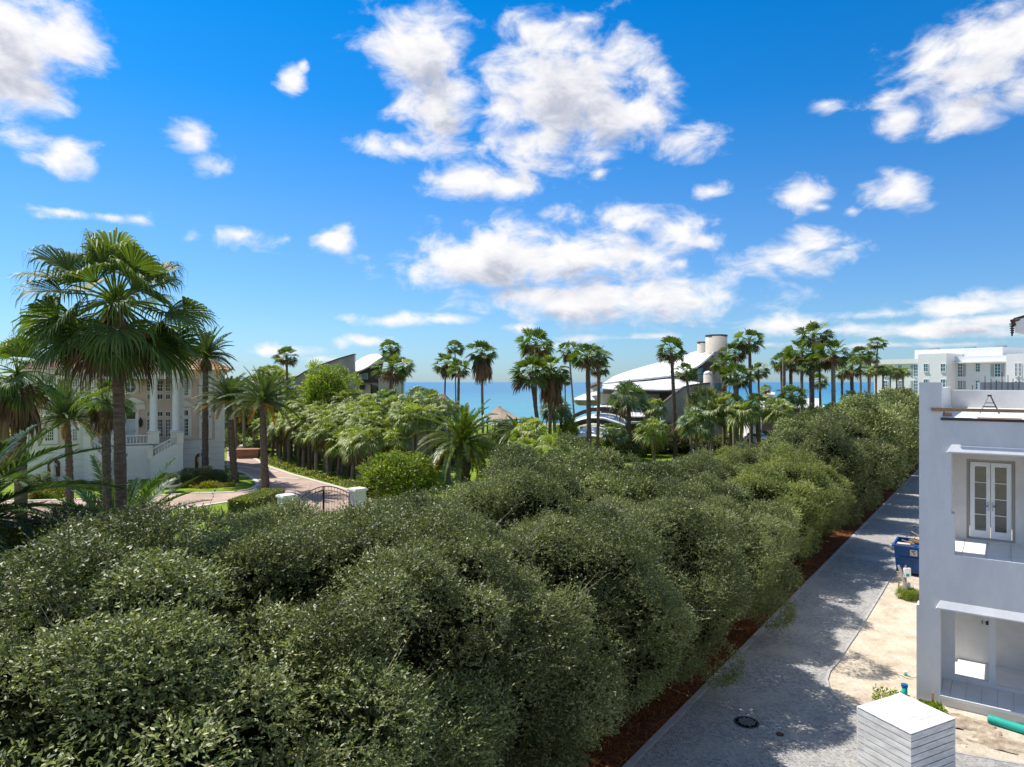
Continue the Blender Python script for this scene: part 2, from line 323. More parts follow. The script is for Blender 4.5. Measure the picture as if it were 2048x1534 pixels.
def sea_mat():
    m = bpy.data.materials.new('sea_water'); m.use_nodes = True; nt = m.node_tree; b = nt.nodes['Principled BSDF']
    b.inputs['Roughness'].default_value = .35; b.inputs['Specular IOR Level'].default_value = .35
    tc = nt.nodes.new('ShaderNodeTexCoord'); sp = nt.nodes.new('ShaderNodeSeparateXYZ'); nt.links.new(tc.outputs['Object'], sp.inputs[0])
    mr = nt.nodes.new('ShaderNodeMapRange'); nt.links.new(sp.outputs['Y'], mr.inputs[0]); mr.inputs[1].default_value = 200; mr.inputs[2].default_value = 1500
    n = nt.nodes.new('ShaderNodeTexNoise'); mp = nt.nodes.new('ShaderNodeMapping'); mp.inputs['Scale'].default_value = (.004, .02, 1); nt.links.new(tc.outputs['Object'], mp.inputs[0]); nt.links.new(mp.outputs[0], n.inputs['Vector'])
    n.inputs['Scale'].default_value = 1.5; n.inputs['Detail'].default_value = 8
    ad = nt.nodes.new('ShaderNodeMath'); ad.operation = 'MULTIPLY_ADD'; nt.links.new(n.outputs[0], ad.inputs[0]); ad.inputs[1].default_value = .5; nt.links.new(mr.outputs[0], ad.inputs[2])
    r = nt.nodes.new('ShaderNodeValToRGB'); nt.links.new(ad.outputs[0], r.inputs[0]); r.color_ramp.elements[0].position = .2; r.color_ramp.elements[1].position = 1.1
    r.color_ramp.elements[0].color = (.075, .31, .37, 1); r.color_ramp.elements[1].color = (.03, .185, .33, 1)
    nt.links.new(r.outputs[0], b.inputs['Base Color'])
    w = nt.nodes.new('ShaderNodeTexNoise'); m3 = nt.nodes.new('ShaderNodeMapping'); m3.inputs['Scale'].default_value = (.08, .3, 1); nt.links.new(tc.outputs['Object'], m3.inputs[0]); nt.links.new(m3.outputs[0], w.inputs['Vector']); w.inputs['Scale'].default_value = 1; w.inputs['Detail'].default_value = 6
    bp = nt.nodes.new('ShaderNodeBump'); bp.inputs['Distance'].default_value = 1.2; bp.inputs['Strength'].default_value = .9; nt.links.new(w.outputs[0], bp.inputs['Height']); nt.links.new(bp.outputs[0], b.inputs['Normal'])
    return m
M['sea'] = sea_mat()
L_ = dict(
 hedge=leaf_mat('hedge_leaf', [(0, (.06, .07, .03)), (1, (.54, .53, .29)), (.3, (.095, .12, .042)), (.75, (.26, .29, .105))], .46, .38, .2),
 hedgelight=leaf_mat('light_hedge_leaf', [(0, (.05, .06, .018)), (1, (.50, .49, .20)), (.3, (.14, .165, .055)), (.75, (.27, .29, .10))], .45, .4, .34),
 yellow=leaf_mat('yellow_green_leaf', [(0, (.05, .08, .01)), (1, (.42, .46, .04)), (.4, (.16, .22, .02)), (.75, (.27, .34, .03))], .45, .45, .35),
 fan=leaf_mat('fan_palm_leaf', [(0, (.025, .05, .014)), (1, (.27, .32, .08)), (.4, (.065, .11, .025)), (.75, (.13, .18, .042))], .55, .22, .26, (1.6, 1.75, .4)),
 sabal=leaf_mat('sabal_leaf', [(0, (.06, .09, .02)), (1, (.52, .55, .18)), (.4, (.17, .22, .05)), (.75, (.29, .33, .10))], .5, .4, .22, (1.7, 1.9, .4)),
 sabaldeep=leaf_mat('deep_green_sabal_leaf', [(0, (.03, .06, .022)), (1, (.26, .32, .14)), (.4, (.08, .13, .05)), (.75, (.15, .21, .08))], .45, .5, .25),
 date=leaf_mat('date_palm_leaf', [(0, (.03, .05, .018)), (1, (.26, .30, .12)), (.4, (.08, .12, .042)), (.75, (.14, .19, .07))], .5, .4, .25),
 canary=leaf_mat('canary_palm_leaf', [(0, (.04, .07, .012)), (1, (.38, .40, .08)), (.4, (.11, .16, .025)), (.75, (.21, .26, .045))], .4, .7, .3),
 phoenix=leaf_mat('phoenix_leaf', [(0, (.02, .045, .014)), (1, (.22, .29, .09)), (.4, (.055, .10, .03)), (.75, (.11, .17, .05))], .42, .6, .25),
 dead=leaf_mat('dead_frond', [(0, (.07, .045, .03)), (1, (.34, .23, .12)), (.4, (.14, .09, .055)), (.75, (.24, .15, .08))], .8, .2, .2, (1.2, 1, .6)),
 golden=leaf_mat('golden_frond', [(0, (.16, .11, .03)), (1, (.55, .36, .06)), (.4, (.28, .19, .04)), (.75, (.42, .28, .05))], .6, .3, .35, (1.4, 1.2, .4)),
 twig=leaf_mat('bare_twig', [(0, (.12, .09, .06)), (1, (.38, .32, .24))], .85, .2, .02),
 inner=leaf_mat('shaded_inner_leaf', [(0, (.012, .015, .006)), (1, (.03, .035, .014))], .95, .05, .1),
 flower=leaf_mat('flower_bed_leaf', [(0, (.03, .06, .01)), (1, (.45, .10, .04)), (.3, (.12, .2, .02)), (.7, (.34, .36, .03))], .5, .4, .2),
)
# ---------------------------------------------------------------- ground, sea, road
UD = Vector((.585, .811, 0)); PD = Vector((.811, -.585, 0)); E0 = Vector((2.87, 17.7, 0))    # street direction, across it, its left edge
def RD(t, w, z=0.0): return E0 + UD * t + PD * w + UP * z
def sheet(name, pts, z, m, kind='structure'):
    mb = MB(); mb.add([(p[0], p[1], z) for p in pts], [tuple(range(len(pts)))])
    o = mb.build(name, m); bm_fix(o); return tag(o, kind=kind)
def bm_fix(o):
    import bmesh
    bm = bmesh.new(); bm.from_mesh(o.data); bmesh.ops.triangulate(bm, faces=bm.faces); bmesh.ops.recalc_face_normals(bm, faces=bm.faces)
    if sum(f.normal.z for f in bm.faces) < 0: bmesh.ops.reverse_faces(bm, faces=bm.faces)
    bm.to_mesh(o.data); bm.free()
mb = MB(); prof = [(-60, 0), (165, 0), (172, -1.2), (190, -4.2), (205, -6.4), (260, -9)]
vs = []
for y, z in prof: vs += [(-2500, y, z), (2500, y, z)]
mb.add(vs, [(2 * i, 2 * i + 1, 2 * i + 3, 2 * i + 2) for i in range(len(prof) - 1)]); tag(mb.build('ground', M['sand']), kind='structure')
mb = MB(); mb.add([(-40000, 195, -6), (40000, 195, -6), (40000, 50000, -6), (-40000, 50000, -6)], [(0, 1, 2, 3)]); tag(mb.build('sea', M['sea']), kind='structure')
mb = MB(); mb.add([(-2000, 166.5, .0), (2000, 166.5, .0), (2000, 172.2, -1.19), (-2000, 172.2, -1.19)], [(0, 1, 2, 3)])
sheet('lawn', [RD(-30, -1.9), RD(160, -1.9), (60, 160), (-140, 160), (-140, -10), (-20, -10)], .012, M['lawn'])
sheet('mulch_strip', [RD(-30, -2.6), RD(-30, 0.02), RD(160, 0.02), RD(160, -2.6)], .02, M['mulch'])
# cobbled lane with the widening at its near end
right = [RD(150, 3.35), RD(20, 3.35), RD(13.6, 3.3)] + [GD(x, y) for x, y in [(1700, 1290), (1680, 1322), (1661, 1344), (1656, 1360), (1660, 1377), (1673, 1394), (1700, 1416), (1740, 1441), (1800, 1470), (1860, 1492), (1925, 1508), (2048, 1530), (2400, 1600)]]
sheet('cobbled_lane', [RD(-40, 0), RD(150, 0)] + right + [Vector((25, -20, 0))], .03, M['cobble'])
mb = MB()
def band(pts, w, z0, z1):
    for i in range(len(pts) - 1):
        a, b = Vector(pts[i]), Vector(pts[i + 1]); t = (b - a); t.z = 0; t.normalize(); n = Vector((t.y, -t.x, 0)) * w
        mb.add([(a.x, a.y, z1), (b.x, b.y, z1), (b.x + n.x, b.y + n.y, z1), (a.x + n.x, a.y + n.y, z1), (a.x, a.y, z0), (b.x, b.y, z0), (b.x + n.x, b.y + n.y, z0), (a.x + n.x, a.y + n.y, z0)],
               [(0, 1, 2, 3), (0, 4, 5, 1), (3, 2, 6, 7)])
band([RD(-40, -.0), RD(150, -.0)], .2, 0, .042)
band(right[:-1], .09, 0, .042)
tag(mb.build('lane_kerb', M['curb']), kind='structure')
# brick driveway of the villa
DRV = [(455, 890), (486, 890), (505, 912), (535, 931), (585, 948), (650, 966), (716, 984), (760, 1004), (740, 1052), (585, 1058), (572, 1010), (556, 990), (470, 1003), (400, 1014), (280, 1031), (100, 1052), (-60, 1066), (-60, 1004), (100, 1000), (285, 994), (345, 989), (400, 986), (470, 984), (500, 978), (512, 970), (507, 961), (488, 948), (452, 935)]
sheet('brick_driveway', [GD(x, y) for x, y in DRV], .03, M['drive'])
mb = MB()
band([GD(x, y) for x, y in [(486, 890), (505, 912), (535, 931), (585, 948), (650, 966), (716, 984), (760, 1004)]], .45, .0, .07)
band([GD(x, y) for x, y in [(556, 990), (470, 1003), (400, 1014), (280, 1031), (100, 1052), (-60, 1066)]], .45, .0, .07)
band([GD(x, y) for x, y in [(-60, 1004), (100, 1000), (285, 994), (345, 989), (400, 986), (470, 984), (500, 978), (512, 970), (507, 961), (488, 948), (452, 935)]], .4, .0, .07)
band([GD(x, y) for x, y in [(452, 928), (560, 944)]], .5, .0, .055); band([GD(x, y) for x, y in [(470, 951), (600, 958)]], .4, .0, .055)
band([GD(x, y) for x, y in [(510, 975), (590, 1040)]], .4, .0, .055)
tag(mb.build('driveway_border', M['driveborder']), kind='structure')
sheet('car_court', [GD(1440, 893), GD(1640, 893), GD(1660, 869), GD(1450, 866)], .03, M['driveborder'] and mat('pink_brick_court', (.50, .33, .26), (.42, .28, .22), 3, .9))
# scattered site dirt on the sand by the white building
# ---------------------------------------------------------------- leaf crowns
def leaf_crown(nm, m, R=3.0, rz=2.9, nleaf=100000, L=.06, w=.42, nclump=110, seed=1, shoots=60, filler=6000, low=-.75, rc=(.5, .95), open_=0.0):
    r = np.random.default_rng(seed)
    # clump centres on a lumpy ellipsoid
    i = np.arange(nclump) + .5; ph = np.arccos(1 - (1 - low) * i / nclump) ; th = math.pi * (1 + 5 ** .5) * i
    D = np.stack([np.cos(th) * np.sin(ph), np.sin(th) * np.sin(ph), np.cos(ph)], 1); D = nrm(D + r.normal(0, .12, D.shape))
    lump = 1 + .32 * np.sin(D[:, 0] * 4.1 + seed) * np.cos(D[:, 1] * 3.7 + 2 * seed) + +.13 * np.sin(D[:, 2] * 6 + D[:, 0] * 5 + seed)
    ext = np.array([R, R, rz]); rcl = r.uniform(rc[0], rc[1], nclump) * R / 3.0
    C = D * (ext - rcl.mean()) * (lump * r.uniform(.76, 1.12, nclump))[:, None]
    tone = r.normal(0, .10, nclump)
    ci = r.choice(nclump, nleaf, p=(rcl ** 2) / (rcl ** 2).sum())
    # leaves grow along twigs: each twig holds 7
    nt = nleaf // 7; tci = ci[:nt]
    v = nrm(r.normal(0, 1, (nt, 3)) + D[tci] * .9 + np.array([0, 0, .25]))
    base = C[tci] + v * (rcl[tci] * r.uniform(.55, 1.0, nt) ** .6)[:, None]
    tdir = nrm(v * .8 + r.normal(0, .5, (nt, 3)) + np.array([0, 0, .25]))
    tl = r.uniform(2.0, 4.2, nt) * L
    k = np.arange(7); fr = (k + .5) / 7
    P = (base[:, None, :] + tdir[:, None, :] * (tl[:, None] * fr[None, :])[:, :, None]).reshape(-1, 3)
    TD = np.repeat(tdir, 7, 0); TV = np.repeat(v, 7, 0); TT = np.repeat(tone[tci], 7)
    # shoots: long twigs that break the outline
    ns = shoots
    if ns:
        sc = r.choice(nclump, ns); sdir = nrm(D[sc] + r.normal(0, .35, (ns, 3)) + np.array([0, 0, .5])); sl = r.uniform(.35, .95, ns) * R / 3.0; nl = max(14, int(.9 / L))
        kk = (np.arange(nl) + .5) / nl
        sp = (C[sc] + sdir * rcl[sc][:, None] * .7)[:, None, :] + sdir[:, None, :] * (sl[:, None] * kk[None, :])[:, :, None]
        P = np.concatenate([P, sp.reshape(-1, 3)]); TD = np.concatenate([TD, np.repeat(sdir, nl, 0)]); TV = np.concatenate([TV, np.repeat(sdir, nl, 0)]); TT = np.concatenate([TT, np.repeat(tone[sc] + .15, nl)])
    n = len(P)
    ax = nrm(TD * .75 + r.normal(0, .55, (n, 3)) + np.array([0, 0, .05])); nn = TV * .6 + r.normal(0, .55, (n, 3)) + np.array([0, 0, .55])
    sd = nrm(np.cross(ax, nn)); Ls = L * r.uniform(.65, 1.3, n); wd = Ls * w * .5
    tn = np.clip(.5 + TT + r.normal(0, .17, n), 0, 1)
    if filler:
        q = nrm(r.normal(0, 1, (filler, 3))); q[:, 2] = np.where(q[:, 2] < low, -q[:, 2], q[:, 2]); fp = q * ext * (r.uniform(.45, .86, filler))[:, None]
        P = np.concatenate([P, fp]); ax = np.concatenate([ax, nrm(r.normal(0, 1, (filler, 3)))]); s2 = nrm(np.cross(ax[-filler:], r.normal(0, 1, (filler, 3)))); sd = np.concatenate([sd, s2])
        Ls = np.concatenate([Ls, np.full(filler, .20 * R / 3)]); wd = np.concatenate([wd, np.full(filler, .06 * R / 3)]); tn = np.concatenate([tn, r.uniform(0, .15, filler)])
    nb = 0
    if ns:                 # stems of the long shoots and the limbs behind the leaves
        q0 = C[sc] + sdir * rcl[sc][:, None] * .5; nb = ns + nclump * 2; c2 = np.concatenate([C, C]) + r.normal(0, .35, (nclump * 2, 3)); o2 = c2 * .35; dv = (c2 - o2) * 1.25
        P = np.concatenate([P, q0, o2]); ax = np.concatenate([ax, sdir, nrm(dv)]); sd = np.concatenate([sd, nrm(np.cross(sdir, r.normal(0, 1, (ns, 3)))), nrm(np.cross(dv, r.normal(0, 1, dv.shape)))])
        Ls = np.concatenate([Ls, sl * 1.05 + rcl[sc] * .3, np.linalg.norm(dv, axis=1)]); wd = np.concatenate([wd, np.full(ns, .007), np.full(nclump * 2, .018)]); tn = np.concatenate([tn, r.uniform(0, 1, nb)])
    n = len(P); a = P; b = P + ax * (Ls * .45)[:, None] + sd * wd[:, None]; c = P + ax * Ls[:, None]; d = P + ax * (Ls * .45)[:, None] - sd * wd[:, None]
    V = np.stack([a, b, c, d], 1).reshape(-1, 3); Q = np.arange(4 * n).reshape(-1, 4)
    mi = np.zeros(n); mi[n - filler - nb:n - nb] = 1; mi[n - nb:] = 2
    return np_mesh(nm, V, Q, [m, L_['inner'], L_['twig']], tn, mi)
def branch_trunk(h, r0, parent, seed, spread=1.2, stems=4):
    r = random.Random(seed); mb = MB(); o = wloc(parent)
    for s in range(stems):
        a = 6.283 * s / stems + r.random(); p = o + Vector((math.cos(a) * .12, math.sin(a) * .12, -.1)); pts = [p]; 
        for k in range(5):
            p = p + Vector((math.cos(a) * spread * .2 + r.uniform(-.12, .12), math.sin(a) * spread * .2 + r.uniform(-.12, .12), h / 5)); pts.append(p)
        mb.tube(pts, [r0 * (1 - .15 * k) for k in range(6)], 6)
        for q in range(3):
            b = pts[2 + q]; d = Vector((math.cos(a + q - 1) * .9, math.sin(a + q - 1) * .9, .7)) * h * .2
            mb.tube([b, b + d * .6, b + d + Vector((0, 0, .3))], [r0 * .45, r0 * .3, r0 * .12], 5)
    mb.build('trunk', M['wood'], parent, True)
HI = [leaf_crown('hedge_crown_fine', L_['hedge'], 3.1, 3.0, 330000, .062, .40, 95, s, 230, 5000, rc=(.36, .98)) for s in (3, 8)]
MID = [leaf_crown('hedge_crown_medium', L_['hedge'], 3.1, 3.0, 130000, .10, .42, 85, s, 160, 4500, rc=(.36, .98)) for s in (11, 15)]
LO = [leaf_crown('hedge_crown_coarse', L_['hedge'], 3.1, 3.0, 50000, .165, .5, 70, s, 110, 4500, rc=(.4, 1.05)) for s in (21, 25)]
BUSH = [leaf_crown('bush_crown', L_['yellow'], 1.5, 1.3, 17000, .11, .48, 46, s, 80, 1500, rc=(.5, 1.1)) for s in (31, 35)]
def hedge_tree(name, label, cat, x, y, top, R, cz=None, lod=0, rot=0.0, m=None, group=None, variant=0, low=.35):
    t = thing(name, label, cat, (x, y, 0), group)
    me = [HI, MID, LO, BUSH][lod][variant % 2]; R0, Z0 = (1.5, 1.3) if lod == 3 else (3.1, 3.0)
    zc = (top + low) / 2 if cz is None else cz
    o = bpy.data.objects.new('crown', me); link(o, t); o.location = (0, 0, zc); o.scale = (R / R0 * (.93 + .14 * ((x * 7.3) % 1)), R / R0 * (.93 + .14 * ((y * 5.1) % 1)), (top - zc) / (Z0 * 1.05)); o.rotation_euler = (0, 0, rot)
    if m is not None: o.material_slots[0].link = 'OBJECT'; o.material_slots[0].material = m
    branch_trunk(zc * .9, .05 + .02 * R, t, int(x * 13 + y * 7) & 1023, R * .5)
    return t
# ---------------------------------------------------------------- palms
def fan_crown(seed, nfr=34, Lp=.95, R=1.05, nseg=22, sub=4, elmin=-55, elmax=82, droop=.5, arc=1.9, tip=.55, dead=3, m=None, wide=1.0, jit=.0):
    """live fronds (material 0), petioles (material 1 share), returns mesh of the whole crown"""
    r = np.random.default_rng(seed); Vs = []; Qs = []; T = []; MI = []; base = 0
    def emit(V, Q, t, mi):
        nonlocal base
        Vs.append(V); Qs.append(Q + base); T.append(t); MI.append(np.full(len(Q), mi)); base += len(V)
    for i in range(nfr):
        f = (i + .5) / nfr; az = i * 2.39996 + r.uniform(-.25, .25); isdead = i >= nfr - dead
        el = math.radians(elmax + (elmin - elmax) * f ** .85 + r.uniform(-8, 8)); lp = Lp * r.uniform(.8, 1.15) * (.75 + .35 * math.sin(math.pi * min(f * 1.2, 1))); Rr = R * r.uniform(.85, 1.1) * (.8 if f < .08 else 1)
        d0 = np.array([math.cos(az) * math.cos(el), math.sin(az) * math.cos(el), math.sin(el)]); g = .22 * math.cos(el) + .05
        ts = np.linspace(0, 1, 5); pp = d0 * (lp * ts)[:, None]; pp[:, 2] -= g * lp * ts ** 2
        Tn = nrm(pp[-1] - pp[-2]); Sd = np.cross(Tn, [0, 0, 1.0]); Sd = nrm(Sd if np.linalg.norm(Sd) > .1 else np.array([math.sin(az), -math.cos(az), 0])); roll = r.uniform(-.7, .7)
        Nn = np.cross(Sd, Tn); Sd = Sd * math.cos(roll) + Nn * math.sin(roll); Nn = np.cross(Sd, Tn)
        # petiole strip (cross shaped)
        for q in (Sd, Nn):
            wv = q[None, :] * (np.linspace(.035, .014, 5) * (R / 1.05))[:, None]; V = np.concatenate([pp + wv, pp - wv]); Q = np.array([[k, k + 1, k + 6, k + 5] for k in range(4)]); emit(V, Q, np.full(4, .8 if not isdead else .5), 2 if isdead else 0)
        hub = pp[-1]; th = np.linspace(-arc, arc, nseg) + r.normal(0, .02, nseg); dth = 2 * arc / nseg
        Rs = Rr * (.80 + .20 * np.cos(th * .8)) * r.uniform(.9, 1.06, nseg)
        Dv = Tn[None] * np.cos(th)[:, None] + Sd[None] * np.sin(th)[:, None]; Sv = -Tn[None] * np.sin(th)[:, None] + Sd[None] * np.cos(th)[:, None]
        fr = np.linspace(0, 1, sub + 2) ** .85; bend = droop * r.uniform(.7, 1.35)
        fold = .22 * (1 if not isdead else 2)
        rows = []
        for k, q in enumerate(fr):
            c = hub[None] + Dv * (Rs * q)[:, None]
            c = c + Nn[None] * (.10 * Rr * math.sin(q * 2.2)) - np.abs(np.sin(th))[:, None] * Nn[None] * (-.18 * Rr * q)          # cupped blade
            over = np.maximum(q - tip, 0) / (1 - tip)
            dz = bend * Rr * (.22 * q * q + .75 * over ** 1.7 * r.uniform(.5, 1.3, nseg))
            c[:, 2] -= dz; c -= Dv * (dz * .35 * over)[:, None]
            hw = Rs * min(q, .58) * dth * .54 * wide * (1 if q <= .58 else max(0.05, 1 - ((q - .58) / .42) ** 1.2)); hw = np.maximum(hw, .004)
            sg = np.where(np.arange(nseg) % 2 == 0, 1, -1)[:, None]
            l = c + Sv * hw[:, None] + Nn[None] * sg * hw[:, None] * fold; rr = c - Sv * hw[:, None] - Nn[None] * sg * hw[:, None] * fold
            rows.append(np.stack([l, rr], 1))
        A = np.stack(rows, 1); nr = len(fr)       # seg,row,2,3
        V = A.reshape(-1, 3); Q = []
        s_ = np.arange(nseg)[:, None] * nr * 2; k_ = np.arange(nr - 1)[None] * 2
        b0 = (s_ + k_).ravel(); Q = np.stack([b0, b0 + 1, b0 + 3, b0 + 2], 1)
        t = np.repeat(np.clip(.55 + r.normal(0, .10) + r.normal(0, .12, nseg) - .25 * (f - .5), 0, 1), nr - 1)
        mi = 2 if isdead else 0
        if not isdead and f > .62 and r.random() < .45:     # brown, tattered tips on the older fronds
            V2 = V; emit(V, Q, t, 0); MI[-1] = np.where(np.tile(np.arange(nr - 1), nseg) >= nr - 2, 2, MI[-1])
        else: emit(V, Q, t, mi)
    V = np.concatenate(Vs); Q = np.concatenate(Qs); mi = np.concatenate(MI); mi = np.where(mi == 2, 1, 0)
    return np_mesh('fan_crown', V, Q, [m or L_['fan'], L_['dead']], np.concatenate(T), mi)
def skirt_mesh(seed, n=26, L=1.6, m=None, R=.42):
    r = np.random.default_rng(seed); Vs = []; Qs = []; b = 0; T = []
    for i in range(n):
        az = r.uniform(0, 6.283); l = L * r.uniform(.6, 1.1); top = r.uniform(-.5, .1)
        o = np.array([math.cos(az) * .15, math.sin(az) * .15, top]); out = np.array([math.cos(az), math.sin(az), 0]); sd = np.array([-math.sin(az), math.cos(az), 0])
        ns = 7
        for s in range(ns):
            a = (s / (ns - 1) - .5) * 1.3; ts = np.linspace(0, 1, 4)
            c = o + out * (R * np.sin(ts * 1.7) * r.uniform(.6, 1.2))[:, None] + sd * (a * .45 * ts)[:, None]; c[:, 2] -= l * ts ** 1.1
            w = np.array([.03, .055, .05, .008]); V = np.concatenate([c + sd * w[:, None], c - sd * w[:, None]]); Vs.append(V)
            Qs.append(np.array([[k, k + 1, k + 5, k + 4] for k in range(3)]) + b); b += 8; T.append(np.full(3, r.uniform(.1, .9)))
    return np_mesh('dead_frond_skirt', np.concatenate(Vs), np.concatenate(Qs), [m or L_['dead']], np.concatenate(T))
def feather_frond(r, L, az, el, arch, nl, lmax, vang, roll=0., w0=.022, dead=False):
    n = 16; t = np.linspace(0, 1, n); e = el - arch * t ** 1.25; st = L / (n - 1)
    pts = np.zeros((n, 3)); dx = np.cos(e) * st; dz = np.sin(e) * st
    swa = az + r.uniform(-.15, .15) * t
    pts[1:, 0] = np.cumsum(dx[:-1] * np.cos(swa[:-1])); pts[1:, 1] = np.cumsum(dx[:-1] * np.sin(swa[:-1])); pts[1:, 2] = np.cumsum(dz[:-1])
    Tn = nrm(np.gradient(pts, axis=0)); Sd = np.tile(np.array([-math.sin(az), math.cos(az), 0]), (n, 1)); Nn = nrm(np.cross(Tn, Sd)); Nn *= np.where(Nn[:, 2:3] < 0, -1, 1) if el - arch > -1.2 else 1
    Sd = Sd * math.cos(roll) + Nn * math.sin(roll); Nn = nrm(np.cross(Sd, Tn)); Nn = np.where((Nn[:, 2:3] < 0) & (np.abs(roll) < .8), -Nn, Nn)
    V = []; Q = []; T = []; b = 0
    ww = (.035 * (1 - .8 * t) * (L / 3.0) + .006)[:, None]
    for q in (Sd, Nn):
        V.append(np.concatenate([pts + q * ww, pts - q * ww])); Q.append(np.array([[k, k + 1, k + n + 1, k + n] for k in range(n - 1)]) + b); b += 2 * n; T.append(np.full(n - 1, .75))
    tt = np.linspace(.13, .995, nl); fi = tt * (n - 1); i0 = np.clip(fi.astype(int), 0, n - 2); fr = (fi - i0)[:, None]
    def I(A): return A[i0] * (1 - fr) + A[i0 + 1] * fr
    P, TT, SS, NN = I(pts), nrm(I(Tn)), nrm(I(Sd)), nrm(I(Nn))
    for sg in (1, -1):
        ph = np.radians(62 - 34 * tt) + r.normal(0, .09, nl); va = vang + r.normal(0, .13, nl)
        d = nrm(TT * np.cos(ph)[:, None] + (SS * sg * np.cos(va)[:, None] + NN * np.sin(va)[:, None]) * np.sin(ph)[:, None])
        ll = lmax * (np.sin(np.pi * np.clip(.12 + .80 * tt, 0, 1)) ** .7) * r.uniform(.85, 1.1, nl)
        wv = nrm(np.cross(d, SS * .3 + NN)); hw = w0 * r.uniform(.8, 1.2, nl)
        m1 = P + d * (ll * .5)[:, None]; tp = P + d * ll[:, None]; tp[:, 2] -= ll * .10
        A = np.stack([P + wv * (hw * .6)[:, None], P - wv * (hw * .6)[:, None], m1 - wv * hw[:, None], m1 + wv * hw[:, None], tp + wv * .002, tp - wv * .002], 1).reshape(-1, 3)
        k = np.arange(nl) * 6; q1 = np.stack([k, k + 1, k + 2, k + 3], 1); q2 = np.stack([k + 3, k + 2, k + 5, k + 4], 1)
        tn = np.clip(.5 + r.normal(0, .06) + r.normal(0, .15, nl), 0, 1)
        V.append(A); Q.append(np.concatenate([q1, q2]) + b); b += 6 * nl; T.append(np.concatenate([tn, tn]))
    return np.concatenate(V), np.concatenate(Q), np.concatenate(T)
def feather_crown(seed, nfr, L, nl, lmax, elmax=86, elmin=-20, arch=1.3, vang=.5, m=None, dead=0, w0=.022, deadmat=None):
    r = np.random.default_rng(seed); Vs = []; Qs = []; T = []; MI = []; b = 0
    for i in range(nfr + dead):
        f = (i + .5) / nfr; isd = i >= nfr; f = min(f, 1.08)
        az = i * 2.39996 + r.uniform(-.2, .2); el = math.radians(elmax + (elmin - elmax) * f ** .9 + r.uniform(-6, 6)); 
        V, Q, t = feather_frond(r, L * r.uniform(.85, 1.08) * (.7 if f < .1 else 1), az, el, arch * (.45 + .75 * min(f * 1.4, 1)) * r.uniform(.8, 1.2), nl, lmax, vang, r.uniform(-.35, .35), w0)
        Vs.append(V); Qs.append(Q + b); T.append(t); MI.append(np.full(len(Q), 1 if isd else 0)); b += len(V)
    return np_mesh('feather_crown', np.concatenate(Vs), np.concatenate(Qs), [m, deadmat or L_['golden']], np.concatenate(T), np.concatenate(MI))
def trunk(base, top, r0, r1, parent, m, studs=0, rings=0, name='trunk', seed=0, n=12, bulge=0.0, studl=.12):
    r = random.Random(seed); base = Vector(base); top = Vector(top); mb = MB(); k = max(10, int((top - base).length * (3 if not rings else 5)))
    mid = (base + top) / 2 + Vector((r.uniform(-1, 1), r.uniform(-1, 1), 0)) * (top - base).length * .015
    pts = []; R = []
    for i in range(k + 1):
        t = i / k; pts.append(base * (1 - t) ** 2 + mid * 2 * t * (1 - t) + top * t * t)
        q = r0 + (r1 - r0) * t ** .8 + r0 * .2 * max(0, 1 - t * 8) ** 2 + bulge * r0 * math.sin(math.pi * t)
        R.append(q * (1 + (r.uniform(-.06, .06))))
    pts[0] = pts[0] - UP * .1
    mb.tube(pts, R, n)
    for i in range(studs):
        t = (i + r.random()) / studs; j = min(int(t * k), k - 1); c = pts[j].lerp(pts[j + 1], t * k - j); a = i * 2.39996 + r.uniform(-.2, .2); rr = R[j]
        o = Vector((math.cos(a), math.sin(a), 0)); s = Vector((-o.y, o.x, 0)); p = c + o * rr * .85; w = rr * .36; h = studl * r.uniform(.7, 1.4)
        q0, q1, q2 = p - s * w - UP * h * .6, p + s * w - UP * h * .6, p + o * rr * r.uniform(.22, .5) + UP * h
        mb.add([q0, q1, q2 + s * w * .5, q2 - s * w * .5, q2 - o * rr * .35 + UP * h * .1], [(0, 1, 2, 3), (3, 2, 4)])
    return mb.build(name, m, parent, False)
FAN = [fan_crown(s, nfr=23, Lp=.85, R=.98, nseg=15, sub=3, elmin=-46, elmax=86, droop=.22, dead=3, wide=1.15, tip=.55, arc=1.45) for s in (1, 2, 3, 4)]
SAB = [fan_crown(s, nfr=28, Lp=.75, R=.98, nseg=16, sub=3, elmin=-38, elmax=86, droop=.42, tip=.45, dead=1, m=L_['sabal'], arc=1.4, wide=.95) for s in (11, 12, 13, 14)]
SKT = [skirt_mesh(s) for s in (1, 2)]
DATE = [feather_crown(s, 60, 2.5, 52, .34, 87, -6, .85, .5, L_['date'], 5, .017) for s in (1, 2)]
_cn = [0]
def place_crown(parent, me, loc, scale, rz=0.0, name='crown', m=None, tilt=(0, 0)):
    o = bpy.data.objects.new(name, me); link(o, parent); o.location = Vector(loc) - wloc(parent); o.scale = (scale,) * 3 if not hasattr(scale, '__len__') else scale
    o.rotation_euler = (tilt[0], tilt[1], rz)
    if m is not None: o.material_slots[0].link = 'OBJECT'; o.material_slots[0].material = m
    return o
